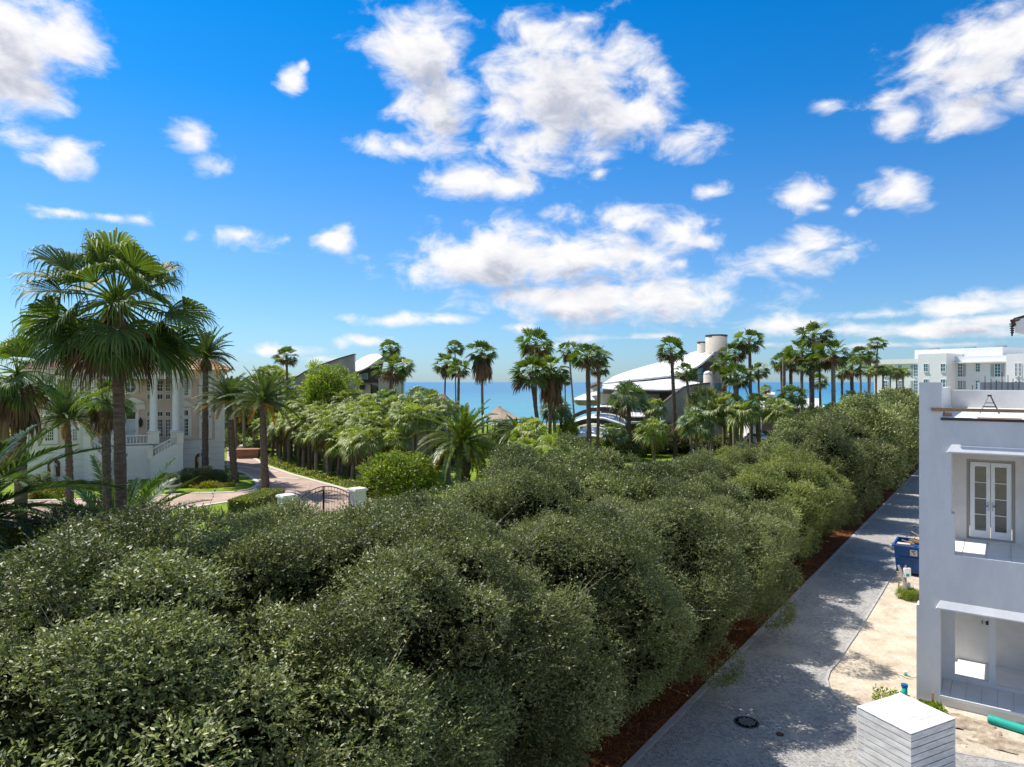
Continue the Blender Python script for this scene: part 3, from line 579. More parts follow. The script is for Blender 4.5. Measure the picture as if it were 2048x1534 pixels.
def palm(kind, cx, cy, w, d, label, bx=None, skirt=0, rough=0, tr=None, group=None, m=None, name=None, base=None):
    """a palm whose crown hub stands d metres off at cx,cy; crown w px wide"""
    _cn[0] += 1; k = _cn[0]; r = random.Random(k * 17)
    top = PX(cx, cy, d); b = PX(bx if bx is not None else cx, 0, d); b.z = 0
    if base is not None: b = base
    nom = {'fan': 1.60, 'sabal': 1.45, 'date': 2.5}[kind]
    sc = w / 2 * d / F / nom * (1.12 if kind == 'fan' and cx > 1540 else 1.0); sc = (sc * r.uniform(.92, 1.08), sc * r.uniform(.92, 1.08), sc * r.uniform(.85, 1.15))
    nm = name or {'fan': 'fan_palm', 'sabal': 'cabbage_palm', 'date': 'date_palm'}[kind]
    t = thing(nm, label, 'palm tree', b, group)
    r0 = tr if tr else {'fan': .20, 'sabal': .19, 'date': .26}[kind]
    trunk(b, top - UP * .05, r0, r0 * .72, t, M['boots'] if rough else (M['barkgrey'] if k % 2 else M['bark']), studs=int(top.z * (26 if rough else 0)), seed=k, n=10)
    me = {'fan': FAN, 'sabal': SAB, 'date': DATE}[kind][k % (4 if kind != 'date' else 2)]
    place_crown(t, me, top, sc, r.uniform(0, 6.28), m=m, tilt=(r.uniform(-.2, .2), r.uniform(-.2, .2)))
    if skirt: place_crown(t, SKT[k % 2], top, sc[0] * skirt, r.uniform(0, 6), 'dead_fronds')
    return t
# ---------------------------------------------------------------- the hedge trees along the lane
def HT(t, w): p = RD(t, -w); return p.x, p.y
HG = 'evergreen hedge trees lining the lane'
rowA = [(-10.5, 3.6, 6.8, 4.2, 0, 'nearest hedge tree at the bottom of the photo, small glossy olive leaves'),
 (-5, 3.3, 6.8, 4.0, 0, 'large olive green hedge tree in the foreground, right of the bottom left one'),
 (0.8, 2.3, 5.9, 3.5, 0, 'hedge tree overhanging the mulch where the lane leaves the bottom of the photo'),
 (6, 2.3, 5.9, 3.4, 0, 'dark leaved hedge tree beside the cobbles, level with the manhole cover'),
 (11, 2.4, 5.6, 3.1, 0, 'hedge tree on the lane edge level with the rounded sand corner'),
 (15, 2.5, 5.4, 3.0, 1, 'hedge tree on the lane edge just before the yellower rounded one'),
 (20, 2.4, 5.4, 3.0, 1, 'bright green feathery hedge tree beside the lane in mid distance'),
 (24.5, 2.4, 5.8, 3.0, 1, 'yellow green hedge tree with steep right side above the dark gap'),
 (29, 2.4, 5.6, 3.1, 1, 'rounded yellowish hedge tree just this side of the dark gap in the row'),
 (37, 2.6, 6.8, 3.4, 1, 'grey green hedge tree just beyond the dark gap in the row'),
 (43.5, 2.6, 7.1, 3.4, 1, 'hedge tree beyond the gap overhanging the lane, level with the blue dumpster rim'),
 (50, 2.8, 7.5, 3.4, 2, 'tall hedge tree beneath the far cluster of thin palms'),
 (57, 2.8, 7.9, 3.4, 2, 'round headed hedge tree left of the white building corner'),
 (64, 2.8, 8.1, 3.5, 2, 'dark hedge tree close to the white building corner'),
 (72, 2.8, 8.3, 3.6, 2, 'hedge tree with brownish top against the white hotel'),
 (81, 2.9, 8.3, 3.8, 2, 'tallest hedge tree at the far end of the lane beside the parapet'),
 (91, 2.9, 8.2, 3.9, 2, 'last hedge tree seen beside the white parapet'),]
rowB = [(-14, 8, 6.3, 3.7, 0, 'foreground hedge tree filling the lower left corner'),
 (-9.5, 8.8, 6.5, 3.6, 0, 'foreground hedge tree below the big feather palm at left'),
 (-4.5, 8.8, 6.25, 3.6, 0, 'foreground hedge tree right of the big fan palm trunk'),
 (0.5, 8.9, 5.8, 3.5, 0, 'hedge tree whose top reaches the clipped hedge and gate pillar'),
 (5.5, 8.9, 6.0, 3.5, 1, 'hedge tree in front of the right gate pillar'),
 (10.5, 9.5, 6.8, 3.4, 1, 'hedge tree below the stout feather palm'),
 (15.5, 9.3, 6.6, 3.3, 1, 'hedge tree top under the twin rough palm trunks'),
 (20.5, 8.9, 5.1, 3.2, 1, 'hedge tree left of the small round palm on the lawn'),
 (25.5, 8.6, 5.15, 3.1, 1, 'hedge tree with pointed top standing against the green lawn'),
 (30.5, 8.3, 4.9, 3.0, 1, 'hedge tree under the staked palms'),
 (36, 8.2, 4.7, 3.0, 1, 'yellow green hedge tree left of the white car'),
 (42, 8.2, 4.3, 2.9, 2, 'low hedge tree below the white car'),
 (48, 8.2, 4.4, 2.9, 2, 'low hedge tree below the brick car court'),
 (55, 8.0, 5.8, 3.1, 2, 'low hedge tree in front of the dark garage wall'),
 (62, 8.0, 6.4, 3.2, 2, 'hedge tree in the back row under the far thin palms'),
 (70, 8.0, 7.0, 3.3, 2, 'back row hedge tree under the row of palms by the hotel'),
 (80, 8.2, 7.2, 3.6, 2, 'back row hedge tree in front of the palms at the hotel'),]
rowC = [(-8, 6.3, 6.9, 3.6, 0, 'broad hedge tree crowning the middle of the big foreground mass'), (-2.2, 6.4, 6.0, 2.6, 0, 'hedge tree in the hollow below the gate pillars'), (3.4, 5.9, 6.7, 3.5, 0, 'tall hedge tree crowning the centre mass right of the dip'), (9, 5.9, 6.4, 3.3, 1, 'hedge tree behind the lane edge at the crest right of centre'), (14, 5.8, 6.1, 3.2, 1, 'hedge tree between the two rows below the round lawn palm'), (19, 5.8, 5.7, 3.0, 1, 'hedge tree between the two rows left of the yellower ones'), (23.5, 5.8, 5.4, 2.4, 1, 'hedge tree between the two rows below the stakes'), (31, 5.6, 5.3, 2.4, 1, 'light hedge tree between the two rows left of the dark gap'), (40, 5.6, 5.9, 2.5, 2, 'hedge tree between the rows beyond the dark gap')]
YL = {'bright green feathery hedge tree beside the lane in mid distance', 'yellow green hedge tree with steep right side above the dark gap', 'rounded yellowish hedge tree just this side of the dark gap in the row', 'yellow green hedge tree left of the white car', 'low hedge tree below the white car', 'hedge tree under the staked palms'}
for i, (t, w, top, R, lod, lab) in enumerate(rowA + rowB + rowC):
    x, y = HT(t, w); hedge_tree('hedge_tree', lab, 'hedge tree', x, y, top, R, lod=lod, rot=i * 1.7, group=HG, variant=i, m=L_['hedgelight'] if lab in YL else None, low=.2)
# ---------------------------------------------------------------- near left palms
_big = fan_crown(77, nfr=54, Lp=1.5, R=1.3, nseg=42, sub=7, elmin=-66, elmax=86, droop=.34, tip=.66, dead=5, wide=1.12, arc=1.75)
_big2 = fan_crown(78, nfr=26, Lp=1.25, R=1.25, nseg=36, sub=6, elmin=-60, elmax=86, droop=.36, tip=.62, dead=5, wide=1.12, arc=1.7)
def near_palm(cx, cy, w, d, bx, label, me, sk, r0, seed, rough=0, nom=2.35):
    top = PX(cx, cy, d); b = PX(bx, 0, d); b.z = 0; t = thing('fan_palm', label, 'palm tree', b, None); sc = w / 2 * d / F / nom
    trunk(b, top - UP * .1, r0, r0 * .92, t, M['boots'] if rough else M['bark'], studs=int(top.z * (9 if not rough else 40)), rings=1, seed=seed, n=20, studl=.07)
    place_crown(t, me, top, sc, seed * 1.3)
    if sk: place_crown(t, SKT[seed % 2], top - UP * .2, sc * sk, seed, 'dead_fronds'); 
    return t
near_palm(232, 604, 315, 19.5, 246, 'tallest fan palm with ragged drooping fronds, its ringed trunk in front of the villa door', _big, .9, .165, 5, nom=2.2)
near_palm(34, 745, 205, 23.5, 42, 'second fan palm at the left edge with a brown skirt of dead fronds', _big2, 1.5, .20, 6)
near_palm(212, 800, 120, 30, 222, 'rough booted palm trunk close behind the tall fan palm', _big2, 1.2, .19, 7, 1)
_ph = feather_crown(41, 46, 4.3, 84, .62, 84, -8, .7, .35, L_['phoenix'], 0, .024)
_ph2 = feather_crown(43, 52, 3.6, 90, .55, 80, -40, 1.1, .3, L_['phoenix'], 0, .02)
b = PX(236, 1098, 33); b.z = 0; t = thing('feather_palm', 'young feather palm with long dark upright fronds spreading low before the villa', 'palm tree', b)
trunk(b, b + UP * 2.2, .4, .35, t, M['boots'], studs=120, seed=3, n=14, studl=.2); place_crown(t, _ph, b + UP * 2.1, 1.12, .6)
top = PX(-70, 1040, 15.5); b = Vector((top.x, top.y, 0)); t = thing('feather_palm', 'feather palm whose fronds reach in from the left edge over the hedge', 'palm tree', b)
trunk(b, top, .3, .25, t, M['boots'], studs=120, seed=4, n=14); place_crown(t, _ph2, top, .95, 1.1)
# date palms by the villa
palm('date', 411, 712, 128, 71, 'tallest date palm standing before the villa with dark slender trunk', skirt=.7, tr=.33, rough=1)
palm('date', 134, 838, 190, 55, 'date palm with a yellowed lower frond before the left wing of the villa', tr=.30, rough=1, bx=139)
palm('date', 458, 800, 150, 68, 'date palm at the right corner of the villa with golden drooping fronds', bx=470, tr=.36, rough=1)
palm('date', 526, 806, 152, 62.5, 'date palm with pale green crown standing at the driveway edge', bx=531, tr=.36, rough=1)
palm('date', -25, 905, 130, 50, 'date palm with orange dead fronds at the left edge of the photo', tr=.3, rough=1)
# stout canary palm
_can = feather_crown(51, 56, 4.7, 90, .55, 86, -20, 1.35, .45, L_['canary'], 2, .024)
d = 60; top = PX(926, 884, d); b = PX(926, 0, d); b.z = 0
t = thing('stout_feather_palm', 'stout date palm with a wide arching crown and thick scaly trunk on the lawn', 'palm tree', b)
trunk(b, top, .52, .70, t, M['boots'], studs=260, seed=9, n=16, studl=.2); place_crown(t, _can, top - UP * .1, 1.08, .3)
# second, smaller arching one behind to its right
d = 80; top = PX(1035, 868, d); b = PX(1040, 0, d); b.z = 0
t = thing('arching_palm', 'smaller arching feather palm right of the stout date palm', 'palm tree', b)
trunk(b, top, .3, .3, t, M['boots'], studs=80, seed=10, n=12, studl=.2); place_crown(t, _can, top, .62, 2.1)
# ---------------------------------------------------------------- palms in the middle distance
G1 = 'fan palms between the curved house and the sea'; G2 = 'palms around the curved white house'; G3 = 'row of palms by the car court and hotel'
P_ = [
 ('fan', 573, 713, 52, 96, 'lone fan palm standing above the left end of the palm grove', 0, 0, None, G1),
 ('fan', 781, 696, 40, 104, 'fan palm rising highest beside the left white curved roof', 0, 0, None, G1),
 ('fan', 783, 735, 76, 82, 'fan palm with thick trunk in front of the left curved house wall', 0, 0, .28, G1),
 ('fan', 805, 733, 52, 92, 'fan palm on a thin trunk leaning over the sea at the left house corner', 0, 0, .14, G1),
 ('fan', 891, 728, 52, 100, 'pale fan palm on a slim trunk, leftmost before the open sea', .8, 0, .16, G1),
 ('fan', 910, 695, 38, 112, 'small headed fan palm just behind the leftmost sea palms', 0, 0, .14, G1),
 ('fan', 918, 738, 50, 92, 'bright green low fan palm below the small headed one', 0, 0, .24, G1),
 ('fan', 964, 706, 66, 92, 'fan palm with a long brown skirt and twin trunks above the stout palm', 1.5, 0, .22, G1),
 ('fan', 1072, 688, 74, 92, 'tallest of the middle fan palms with orange dead fronds', .8, 0, .2, G1),
 ('fan', 1062, 745, 84, 78, 'large fan palm with rough curved trunk left of the brown skirted one', 0, 1, .28, G1),
 ('fan', 1102, 738, 70, 80, 'fan palm with a heavy brown skirt in the middle of the sea view', 1.5, 0, .25, G1),
 ('fan', 1138, 702, 48, 98, 'fan palm on a leaning slim trunk, left of the rough trunked pair', .8, 0, .16, G1),
 ('fan', 1130, 760, 30, 104, 'small slim trunked fan palm half hidden behind its taller neighbours', 0, 0, .13, G1),
 ('fan', 1175, 712, 76, 74, 'large fan palm on a thick shaggy trunk before the left tip of the white roof', 0, 1, .30, G1),
 ('fan', 1196, 712, 56, 78, 'fan palm on a smooth trunk right beside the shaggy one', 0, 0, .2, G1),
 ('fan', 1200, 738, 44, 96, 'lower fan palm behind the shaggy pair at the roof tip', 0, 0, .14, G1),
 ('fan', 1342, 700, 62, 84, 'tall fan palm crossing the big white roof, orange ribbon on its trunk', 0, 1, .26, G2),
 ('fan', 1373, 744, 46, 92, 'small leaning fan palm in front of the teal glass', 0, 0, .24, G2),
 ('fan', 1499, 682, 58, 84, 'tall fan palm right of the concrete cylinders with a lopsided crown', 0, 0, .24, G2),
 ('fan', 1470, 705, 58, 86, 'leafy fan palm crown touching the concrete cylinder', 0, 0, .24, G2),
 ('fan', 1446, 728, 56, 84, 'bright fan palm in the clump right of the white roof', .6, 0, .24, G2),
 ('fan', 1474, 752, 64, 80, 'lowest big crown in the clump right of the white roof', .6, 0, .24, G2),
 ('fan', 1517, 742, 40, 98, 'small fan palm just behind the tall lopsided one', 0, 0, .18, G2),
 ('fan', 1562, 724, 38, 100, 'fan palm left of the bare pole like trunk', 0, 0, .2, G3),
 ('fan', 1581, 722, 50, 96, 'full headed fan palm right of the bare pole like trunk', 0, 0, .30, G3),
 ('fan', 1604, 704, 56, 90, 'fan palm with a spiky head left of the tallest one', 0, 0, .25, G3),
 ('fan', 1627, 671, 66, 96, 'tallest fan palm of the right hand row', 0, 0, .25, G3),
 ('fan', 1621, 728, 46, 88, 'rough trunked fan palm below the tallest one', 0, 1, .26, G3),
 ('fan', 1639, 722, 46, 98, 'fan palm tucked right of the tallest one', 0, 0, .2, G3),
 ('fan', 1666, 706, 62, 86, 'fan palm with a very broad head and thick trunk, alone right of the tall group', .5, 0, .32, G3),
 ('fan', 1684, 744, 34, 112, 'short round headed palm right of the broad headed one', 0, 1, .24, G3),
 ('fan', 1703, 734, 46, 100, 'palm with a shaggy trunk in the gap before the hotel', 0, 1, .32, G3),
 ('fan', 1720, 710, 42, 112, 'fan palm with a straggly head left of the slimmest palm', 0, 0, .2, G3),
 ('fan', 1741, 716, 34, 120, 'fan palm directly left of the slimmest palm', 0, 0, .18, G3),
 ('fan', 1755, 686, 34, 118, 'slimmest and highest palm at the left end of the hotel', 0, 0, .15, G3),
 ('fan', 1639, 762, 34, 110, 'low palm head between the trunks over the sea', 0, 0, .14, G3),
 ('sabal', 1737, 742, 28, 118, 'round palm furthest left of those against the hotel', 0, 0, .2, G3),
 ('sabal', 1752, 741, 27, 120, 'second round palm from the left against the hotel', 0, 0, .2, G3),
 ('sabal', 1766, 741, 28, 120, 'third round palm from the left against the hotel', 0, 0, .2, G3),
 ('sabal', 1781, 740, 26, 122, 'fourth round palm from the left against the hotel', 0, 0, .19, G3),
 ('sabal', 1793, 746, 28, 118, 'fifth round palm from the left against the hotel', 0, 0, .19, G3),
 ('sabal', 1806, 745, 30, 118, 'rightmost round palm against the hotel', 0, 0, .21, G3),
 ('sabal', 1775, 790, 40, 92, 'low palm peeking over the hedge below the hotel palms', 0, 0, .2, G3),
 ('sabal', 1702, 796, 38, 96, 'low palm with a rusty frond at the foot of the shaggy trunk', 0, 0, .2, G3),
 ('sabal', 1661, 824, 44, 88, 'low pale palm at the foot of the broad headed one', 0, 0, .2, G3),
 ('sabal', 1583, 793, 58, 84, 'dark low palm in front of the white garage roof', 0, 1, .30, G3),
 ('sabal', 1556, 822, 62, 76, 'low palm with a very thick booted trunk beside the white car', 0, 1, .42, G3),
 ('sabal', 1531, 778, 24, 130, 'tiny palm by itself against the sea beside the white slab roof', 0, 0, .2, G3),
 ('sabal', 1513, 812, 66, 80, 'broad low palm above the white car', 0, 0, .24, G2),
 ('sabal', 1485, 826, 70, 78, 'dense low palm left of the white car', 0, 0, .22, G2),
 ('sabal', 1459, 808, 72, 80, 'staked low palm right of the palest pole', 0, 0, .2, G2),
 ('sabal', 1426, 822, 74, 80, 'staked low palm in the middle of the poles', 0, 0, .2, G2),
 ('sabal', 1392, 845, 80, 78, 'dark staked palm with hanging fans, leftmost by the poles', 0, 0, .2, G2),
 ('sabal', 1306, 862, 66, 82, 'small round palm standing alone on the lawn', 0, 0, .22, G2),
 ('sabal', 1309, 815, 52, 94, 'palm behind and above the small round lawn palm', 0, 0, .22, G2),
 ('sabal', 1257, 797, 84, 86, 'dark round palm in front of the grey wall under the big roof', 0, 1, .30, G2),
 ('sabal', 1227, 866, 64, 80, 'shiny low palm between the white arches and the round dark palm', 0, 0, .2, G2),
 ('sabal', 1108, 816, 62, 84, 'dark low palm before the sea right of the curved trunk', 0, 0, .26, G1),
 ('sabal', 1121, 822, 50, 86, 'lower twin of the dark palm before the sea', 0, 0, .24, G1),
 ('sabal', 1106, 900, 84, 62, 'silvery low palm in front of the yellow green bush', 0, 0, .2, G1),
 ('sabal', 1060, 862, 70, 74, 'low palm right of the thatched roof', 0, 0, .2, G1),
 ('sabal', 1050, 900, 72, 66, 'low palm touching the hedge right of the stout palm', 0, 0, .2, G1),
 ('sabal', 836, 795, 58, 84, 'dark palm before the sea left of the stout palm', 0, 0, .2, G1),
 ('sabal', 862, 808, 42, 92, 'second dark palm close left of the stout palm crown', 0, 0, .2, G1),
 ('sabal', 775, 806, 70, 76, 'palm with dark hanging fans at the right end of the grove', 0, 0, .24, G1),
 ('sabal', 527, 757, 56, 100, 'left palm of the trio above the grove', 0, 0, .22, G1),
 ('sabal', 545, 748, 52, 102, 'middle palm of the trio above the grove', 0, 0, .22, G1),
 ('sabal', 560, 757, 50, 98, 'right palm of the trio above the grove', 0, 0, .22, G1),
 ('sabal', 455, 775, 50, 108, 'palm top seen just beyond the villa roof edge', 0, 0, .22, G1),
 ('sabal', 505, 778, 52, 110, 'palm top between the villa corner and the palm trio', 0, 0, .22, G1),
 ('sabal', 590, 772, 52, 108, 'palm top right of the trio, left of the fin wall', 0, 0, .22, G1),
 ('sabal', 608, 788, 52, 100, 'palm at the foot of the curved fin wall', 0, 0, .22, G1),
 ('sabal', 470, 780, 56, 96, 'dark palm right behind the villa corner', 0, 0, .22, G1),
 ('sabal', 488, 786, 46, 100, 'dark palm right of the one behind the villa corner', 0, 0, .22, G1),
]
for (k, cx, cy, w, d, lab, sk, rg, tr, gr) in P_:
    palm(k, cx, cy, w * 1.08, d, lab, skirt=sk, rough=rg, tr=tr, group=gr, m=L_['sabaldeep'] if (k == 'sabal' and ('dark' in lab)) else None, bx=cx + {1342: 9, 1062: 22, 1138: 16, 1373: 11}.get(cx, (cx * 7 % 9) - 4))
# orange ribbon
p = PX(1350, 822, 84); t = MB(); t.lathe(p, [(.27, -.1), (.28, -.1), (.28, .1), (.27, .1)], 14); tag(t.build('ribbon', M['orange']), 'orange ribbon tied round the trunk of the palm crossing the roof', 'ribbon')
# bare pole like trunk
b = PX(1568, 0, 92); b.z = 0; mb = MB(); mb.tube([b, Vector((b.x, b.y, PX(0, 713, 92).z))], [.27, .22], 12); tag(mb.build('bare_trunk', M['barkgrey']), 'bare straight palm trunk without a crown among the right hand palms', 'tree trunk')
# thin white stakes
for i, (x0, y0, x1, y1, d, lab) in enumerate([(1391, 848, 1399, 922, 79, 'leftmost leaning white stake on the lawn'), (1398, 850, 1409, 912, 78, 'second leaning white stake, crossing behind the leftmost'), (1414, 780, 1418, 912, 78, 'tall pale stake in the middle of the staked palms'), (1434, 850, 1434, 900, 79, 'short bleached twiggy stake among the staked palms'), (1458, 760, 1460, 895, 80, 'tallest pale stake right of the middle one')]):
    a, c = PX(x0, y0, d), PX(x1, y1, d); c.z = max(0, c.z - .1) if c.z > 1 else 0; mb = MB(); mb.tube([a, (a + c) / 2 + Vector((.05, 0, 0)), c], [.035, .055, .06], 6)
    tag(mb.build('stake', M['barkgrey']), lab, 'stake', 'stakes propping young palms')
# cabbage palm grove along the driveway
rg = random.Random(4); A0 = GD(505, 912); A1 = GD(728, 988); ax = (A1 - A0).normalized(); nx = Vector((-ax.y, ax.x, 0));
if nx.x < 0: nx = -nx
GL = (A1 - A0).length; rows = [(1.6, 17), (3.2, 17), (4.9, 16), (6.9, 14), (9.2, 12)]
ORD = 'first second third fourth fifth sixth seventh eighth ninth tenth eleventh twelfth thirteenth fourteenth fifteenth sixteenth seventeenth'.split()
for ri, (off, n) in enumerate(rows):
    for i in range(n):
        f = (i + .5 + rg.uniform(-.22, .22)) / n; p = A0 + ax * (GL * (f * 1.02 - .02)) + nx * (off + rg.uniform(-.35, .35))
        h = [4.3, 5.3, 6.2, 6.8, 7.2][ri] + rg.uniform(-.8, .8); R = rg.uniform(1.4, 1.95); d = p.y
        lab = ORD[i] + ' trunk in the front row of the palm grove, counted from the far villa end' if ri == 0 else 'cabbage palm inside the dense grove behind the driveway row'
        top = p + UP * h + Vector((rg.uniform(-.3, .3), rg.uniform(-.3, .3), 0))
        palm('sabal', HX + top.x / top.y * F, HY - (top.z - CH) / top.y * F, 2 * R / d * F, d, lab, group='cabbage palms packed beside the brick driveway', base=p, skirt=.8 if ri < 2 and i % 2 else 0, tr=.21)
# bushes
def bush(px, py_top, w, d, label, m=None, name='shrub', cat='shrub', z0=0.0, h=None, group=None):
    top = PX(px, py_top, d); R = w / 2 * d / F; z1 = top.z; zc = (z1 + z0) / 2 if h is None else z1 - h / 2
    t = thing(name, label, cat, (top.x, top.y, 0), group); k = int(px) % 2
    place_crown(t, BUSH[k], (top.x, top.y, zc), (R / 1.5, R / 1.5, max(.3, (z1 - zc)) / 1.35), px, m=m)
    branch_trunk(max(.4, zc * .9), .05, t, int(px), R * .4, 3); return t
bush(478, 800, 80, 114, 'dense dark tree mass beyond the villa corner', m=L_['hedge'], name='small_tree', cat='tree')
bush(540, 785, 110, 116, 'dense dark tree mass behind the palm trio', m=L_['hedge'], name='small_tree', cat='tree')
bush(600, 795, 70, 106, 'dark tree mass left of the fin wall', m=L_['hedge'], name='small_tree', cat='tree')
bush(462, 862, 34, 100, 'small dark shrub beyond the villa corner', m=L_['hedge'])
bush(655, 737, 90, 88, 'bushy yellow green bamboo tree before the tall concrete fin wall', m=L_['yellow'], name='bamboo_tree', cat='tree', h=6.0)
bush(790, 908, 130, 56, 'bright yellow green shrub spreading right of the gate', m=L_['yellow'])
bush(842, 930, 60, 57, 'lower part shrub with reddish leaves right of the bright yellow one', m=L_['yellow'])
bush(740, 945, 50, 56, 'yellow green shrub against the last grove trunks', m=L_['yellow'])
bush(1136, 835, 42, 86, 'rounded golden green shrub left of the white arches', m=L_['yellow'])
bush(1290, 853, 60, 92, 'yellow green shrub behind the small lawn palm', m=L_['yellow'])
bush(1410, 778, 66, 92, 'airy olive tree top above the staked palms', m=L_['hedgelight'], name='small_tree', cat='tree', h=5)
bush(1240, 862, 80, 88, 'dark shrub under the white arches', m=L_['sabaldeep'])
bush(1320, 850, 110, 98, 'wide dark shrub in the shade behind the lawn', m=L_['hedge'])
bush(1390, 862, 90, 97, 'dark shrub behind the leftmost stakes', m=L_['hedge'])
bush(1452, 868, 80, 96, 'dark shrub behind the tallest stake', m=L_['hedge'])
bush(1200, 880, 60, 80, 'yellow green shrub at the foot of the shaggy trunks', m=L_['yellow'])
bush(1010, 845, 60, 90, 'dark shrub under the thatched roof', m=L_['hedge'])
bush(960, 870, 60, 92, 'dark shrub behind the stout palm', m=L_['hedge'])
bush(1160, 905, 60, 66, 'low green shrub above the hedge between the palms', m=L_['hedgelight'])
bush(1535, 862, 44, 116, 'low dark shrub at the foot of the garage wall', m=L_['hedge'])
bush(430, 940, 50, 68, 'spiky dark plant at the villa corner', m=L_['sabaldeep'])
bush(395, 938, 60, 67, 'low dark green hedge under the statue niche', m=L_['hedge'])
bush(345, 948, 46, 65, 'round dark shrub beside the staircase with the urn', m=L_['sabaldeep'])
bush(75, 950, 46, 62, 'dark spiky shrub below the left niche', m=L_['sabaldeep'])
bush(492, 893, 30, 92, 'leafy plant growing in the brick planter', m=L_['hedge'])
bush(520, 880, 50, 98, 'climbing shrub behind the brick planter', m=L_['hedge'])
bush(1818, 1180, 40, 31.5, 'yellow green weeds on the sand below the leaning planks', m=L_['yellow'], name='weeds', cat='weeds')
bush(1545, 1138, 50, 30.6, 'low spiky fern at the mulch edge beside the lane', m=L_['hedgelight'], name='fern', cat='fern')
# low planting strips (ground cover)
def cover(name, pts, w, h, n, m, size, label_kind='stuff'):
    r = np.random.default_rng(len(pts) * 7 + n); P = [Vector(p) for p in pts]; seg = [(P[i + 1] - P[i]).length for i in range(len(P) - 1)]; tot = sum(seg); V = []
    u = r.uniform(0, tot, n); pos = np.zeros((n, 3))
    for i in range(n):
        s = u[i]; k = 0
        while s > seg[k] and k < len(seg) - 1: s -= seg[k]; k += 1
        t = (P[k + 1] - P[k]).normalized(); nn = Vector((t.y, -t.x, 0)); q = P[k] + t * s + nn * (w * r.random()) ; pos[i] = (q.x, q.y, r.uniform(.02, h) * (.6 + .4 * math.sin(s * 2.1)))
    ax = nrm(r.normal(0, .6, (n, 3)) + [0, 0, .6]); sd = nrm(np.cross(ax, r.normal(0, 1, (n, 3)))); L = size * r.uniform(.6, 1.3, n)
    V = np.stack([pos, pos + ax * (L * .5)[:, None] + sd * (L * .3)[:, None], pos + ax * L[:, None], pos + ax * (L * .5)[:, None] - sd * (L * .3)[:, None]], 1).reshape(-1, 3)
    o = link(bpy.data.objects.new(name, np_mesh(name, V, np.arange(4 * n).reshape(-1, 4), [m], r.uniform(0, 1, n)))); return tag(o, kind='stuff')
cover('ground_cover', [GD(x, y) for x, y in [(500, 902), (535, 928), (585, 946), (650, 964), (716, 982), (765, 1003)]], -1.3, .55, 9000, L_['hedgelight'], .22)
cover('flower_bed', [GD(x, y) for x, y in [(350, 975), (400, 978), (470, 974)]], -2.0, .5, 5000, L_['flower'], .16)
cover('flower_bed', [GD(x, y) for x, y in [(55, 1000), (125, 996)]], -4.0, .8, 6000, L_['flower'], .2)
# pine straw on the strip
n = 26000; r = np.random.default_rng(5); tt = r.uniform(-8, 75, n) ; ww = r.uniform(-2.6, -.02, n)
pos = np.stack([E0.x + UD.x * tt + PD.x * ww, E0.y + UD.y * tt + PD.y * ww, .03 + r.uniform(0, .04, n)], 1); a = r.uniform(0, 6.28, n); ax = np.stack([np.cos(a), np.sin(a), r.uniform(-.1, .35, n)], 1); sd = np.stack([-np.sin(a), np.cos(a), np.zeros(n)], 1)
V = np.stack([pos - ax * .09 - sd * .006, pos + ax * .09 - sd * .006, pos + ax * .09 + sd * .006, pos - ax * .09 + sd * .006], 1).reshape(-1, 3)
straw = leaf_mat('pine_needles', [(0, (.09, .03, .012)), (1, (.50, .22, .08))], .8, .2, .05)
tag(link(bpy.data.objects.new('pine_straw', np_mesh('pine_straw', V, np.arange(4 * n).reshape(-1, 4), [straw], r.uniform(0, 1, n)))), kind='stuff')
# clipped hedge by the gate
def clipped(name, label, pts, w, h, m):
    r = np.random.default_rng(9); P0, P1 = Vector(pts[0]), Vector(pts[1]); t = (P1 - P0); L = t.length; t.normalize(); nn = Vector((-t.y, t.x, 0)); n = 16000
    u = r.uniform(0, L, n); v = r.uniform(-w / 2, w / 2, n); z = r.uniform(0, h, n); f = r.integers(0, 4, n)
    z = np.where(f < 2, h + r.normal(0, .03, n), z); v = np.where(f == 2, w / 2 * np.sign(v) + r.normal(0, .03, n), v); u = np.where(f == 3, np.where(u > L / 2, L, 0) + r.normal(0, .03, n), u)
    o = np.array([P0.x, P0.y, 0]); pos = o + np.outer(u, [t.x, t.y, 0]) + np.outer(v, [nn.x, nn.y, 0]) + np.outer(z, [0, 0, 1]); pos -= o
    ax = nrm(r.normal(0, 1, (n, 3)) + [0, 0, .4]); sd = nrm(np.cross(ax, r.normal(0, 1, (n, 3)))); s = .16
    V = np.stack([pos, pos + ax * s * .5 + sd * s * .35, pos + ax * s, pos + ax * s * .5 - sd * s * .35], 1).reshape(-1, 3)
    ob = link(bpy.data.objects.new(name, np_mesh(name, V, np.arange(4 * n).reshape(-1, 4), [m], r.uniform(.2, .9, n)))); ob.location = P0; ob.location.z = 0
    tag(ob, label, 'hedge'); return ob
clipped('clipped_hedge', 'neatly clipped bright green hedge left of the gate pillar', [GD(478, 1052), GD(548, 1024)], 1.6, 1.7, L_['hedgelight'])
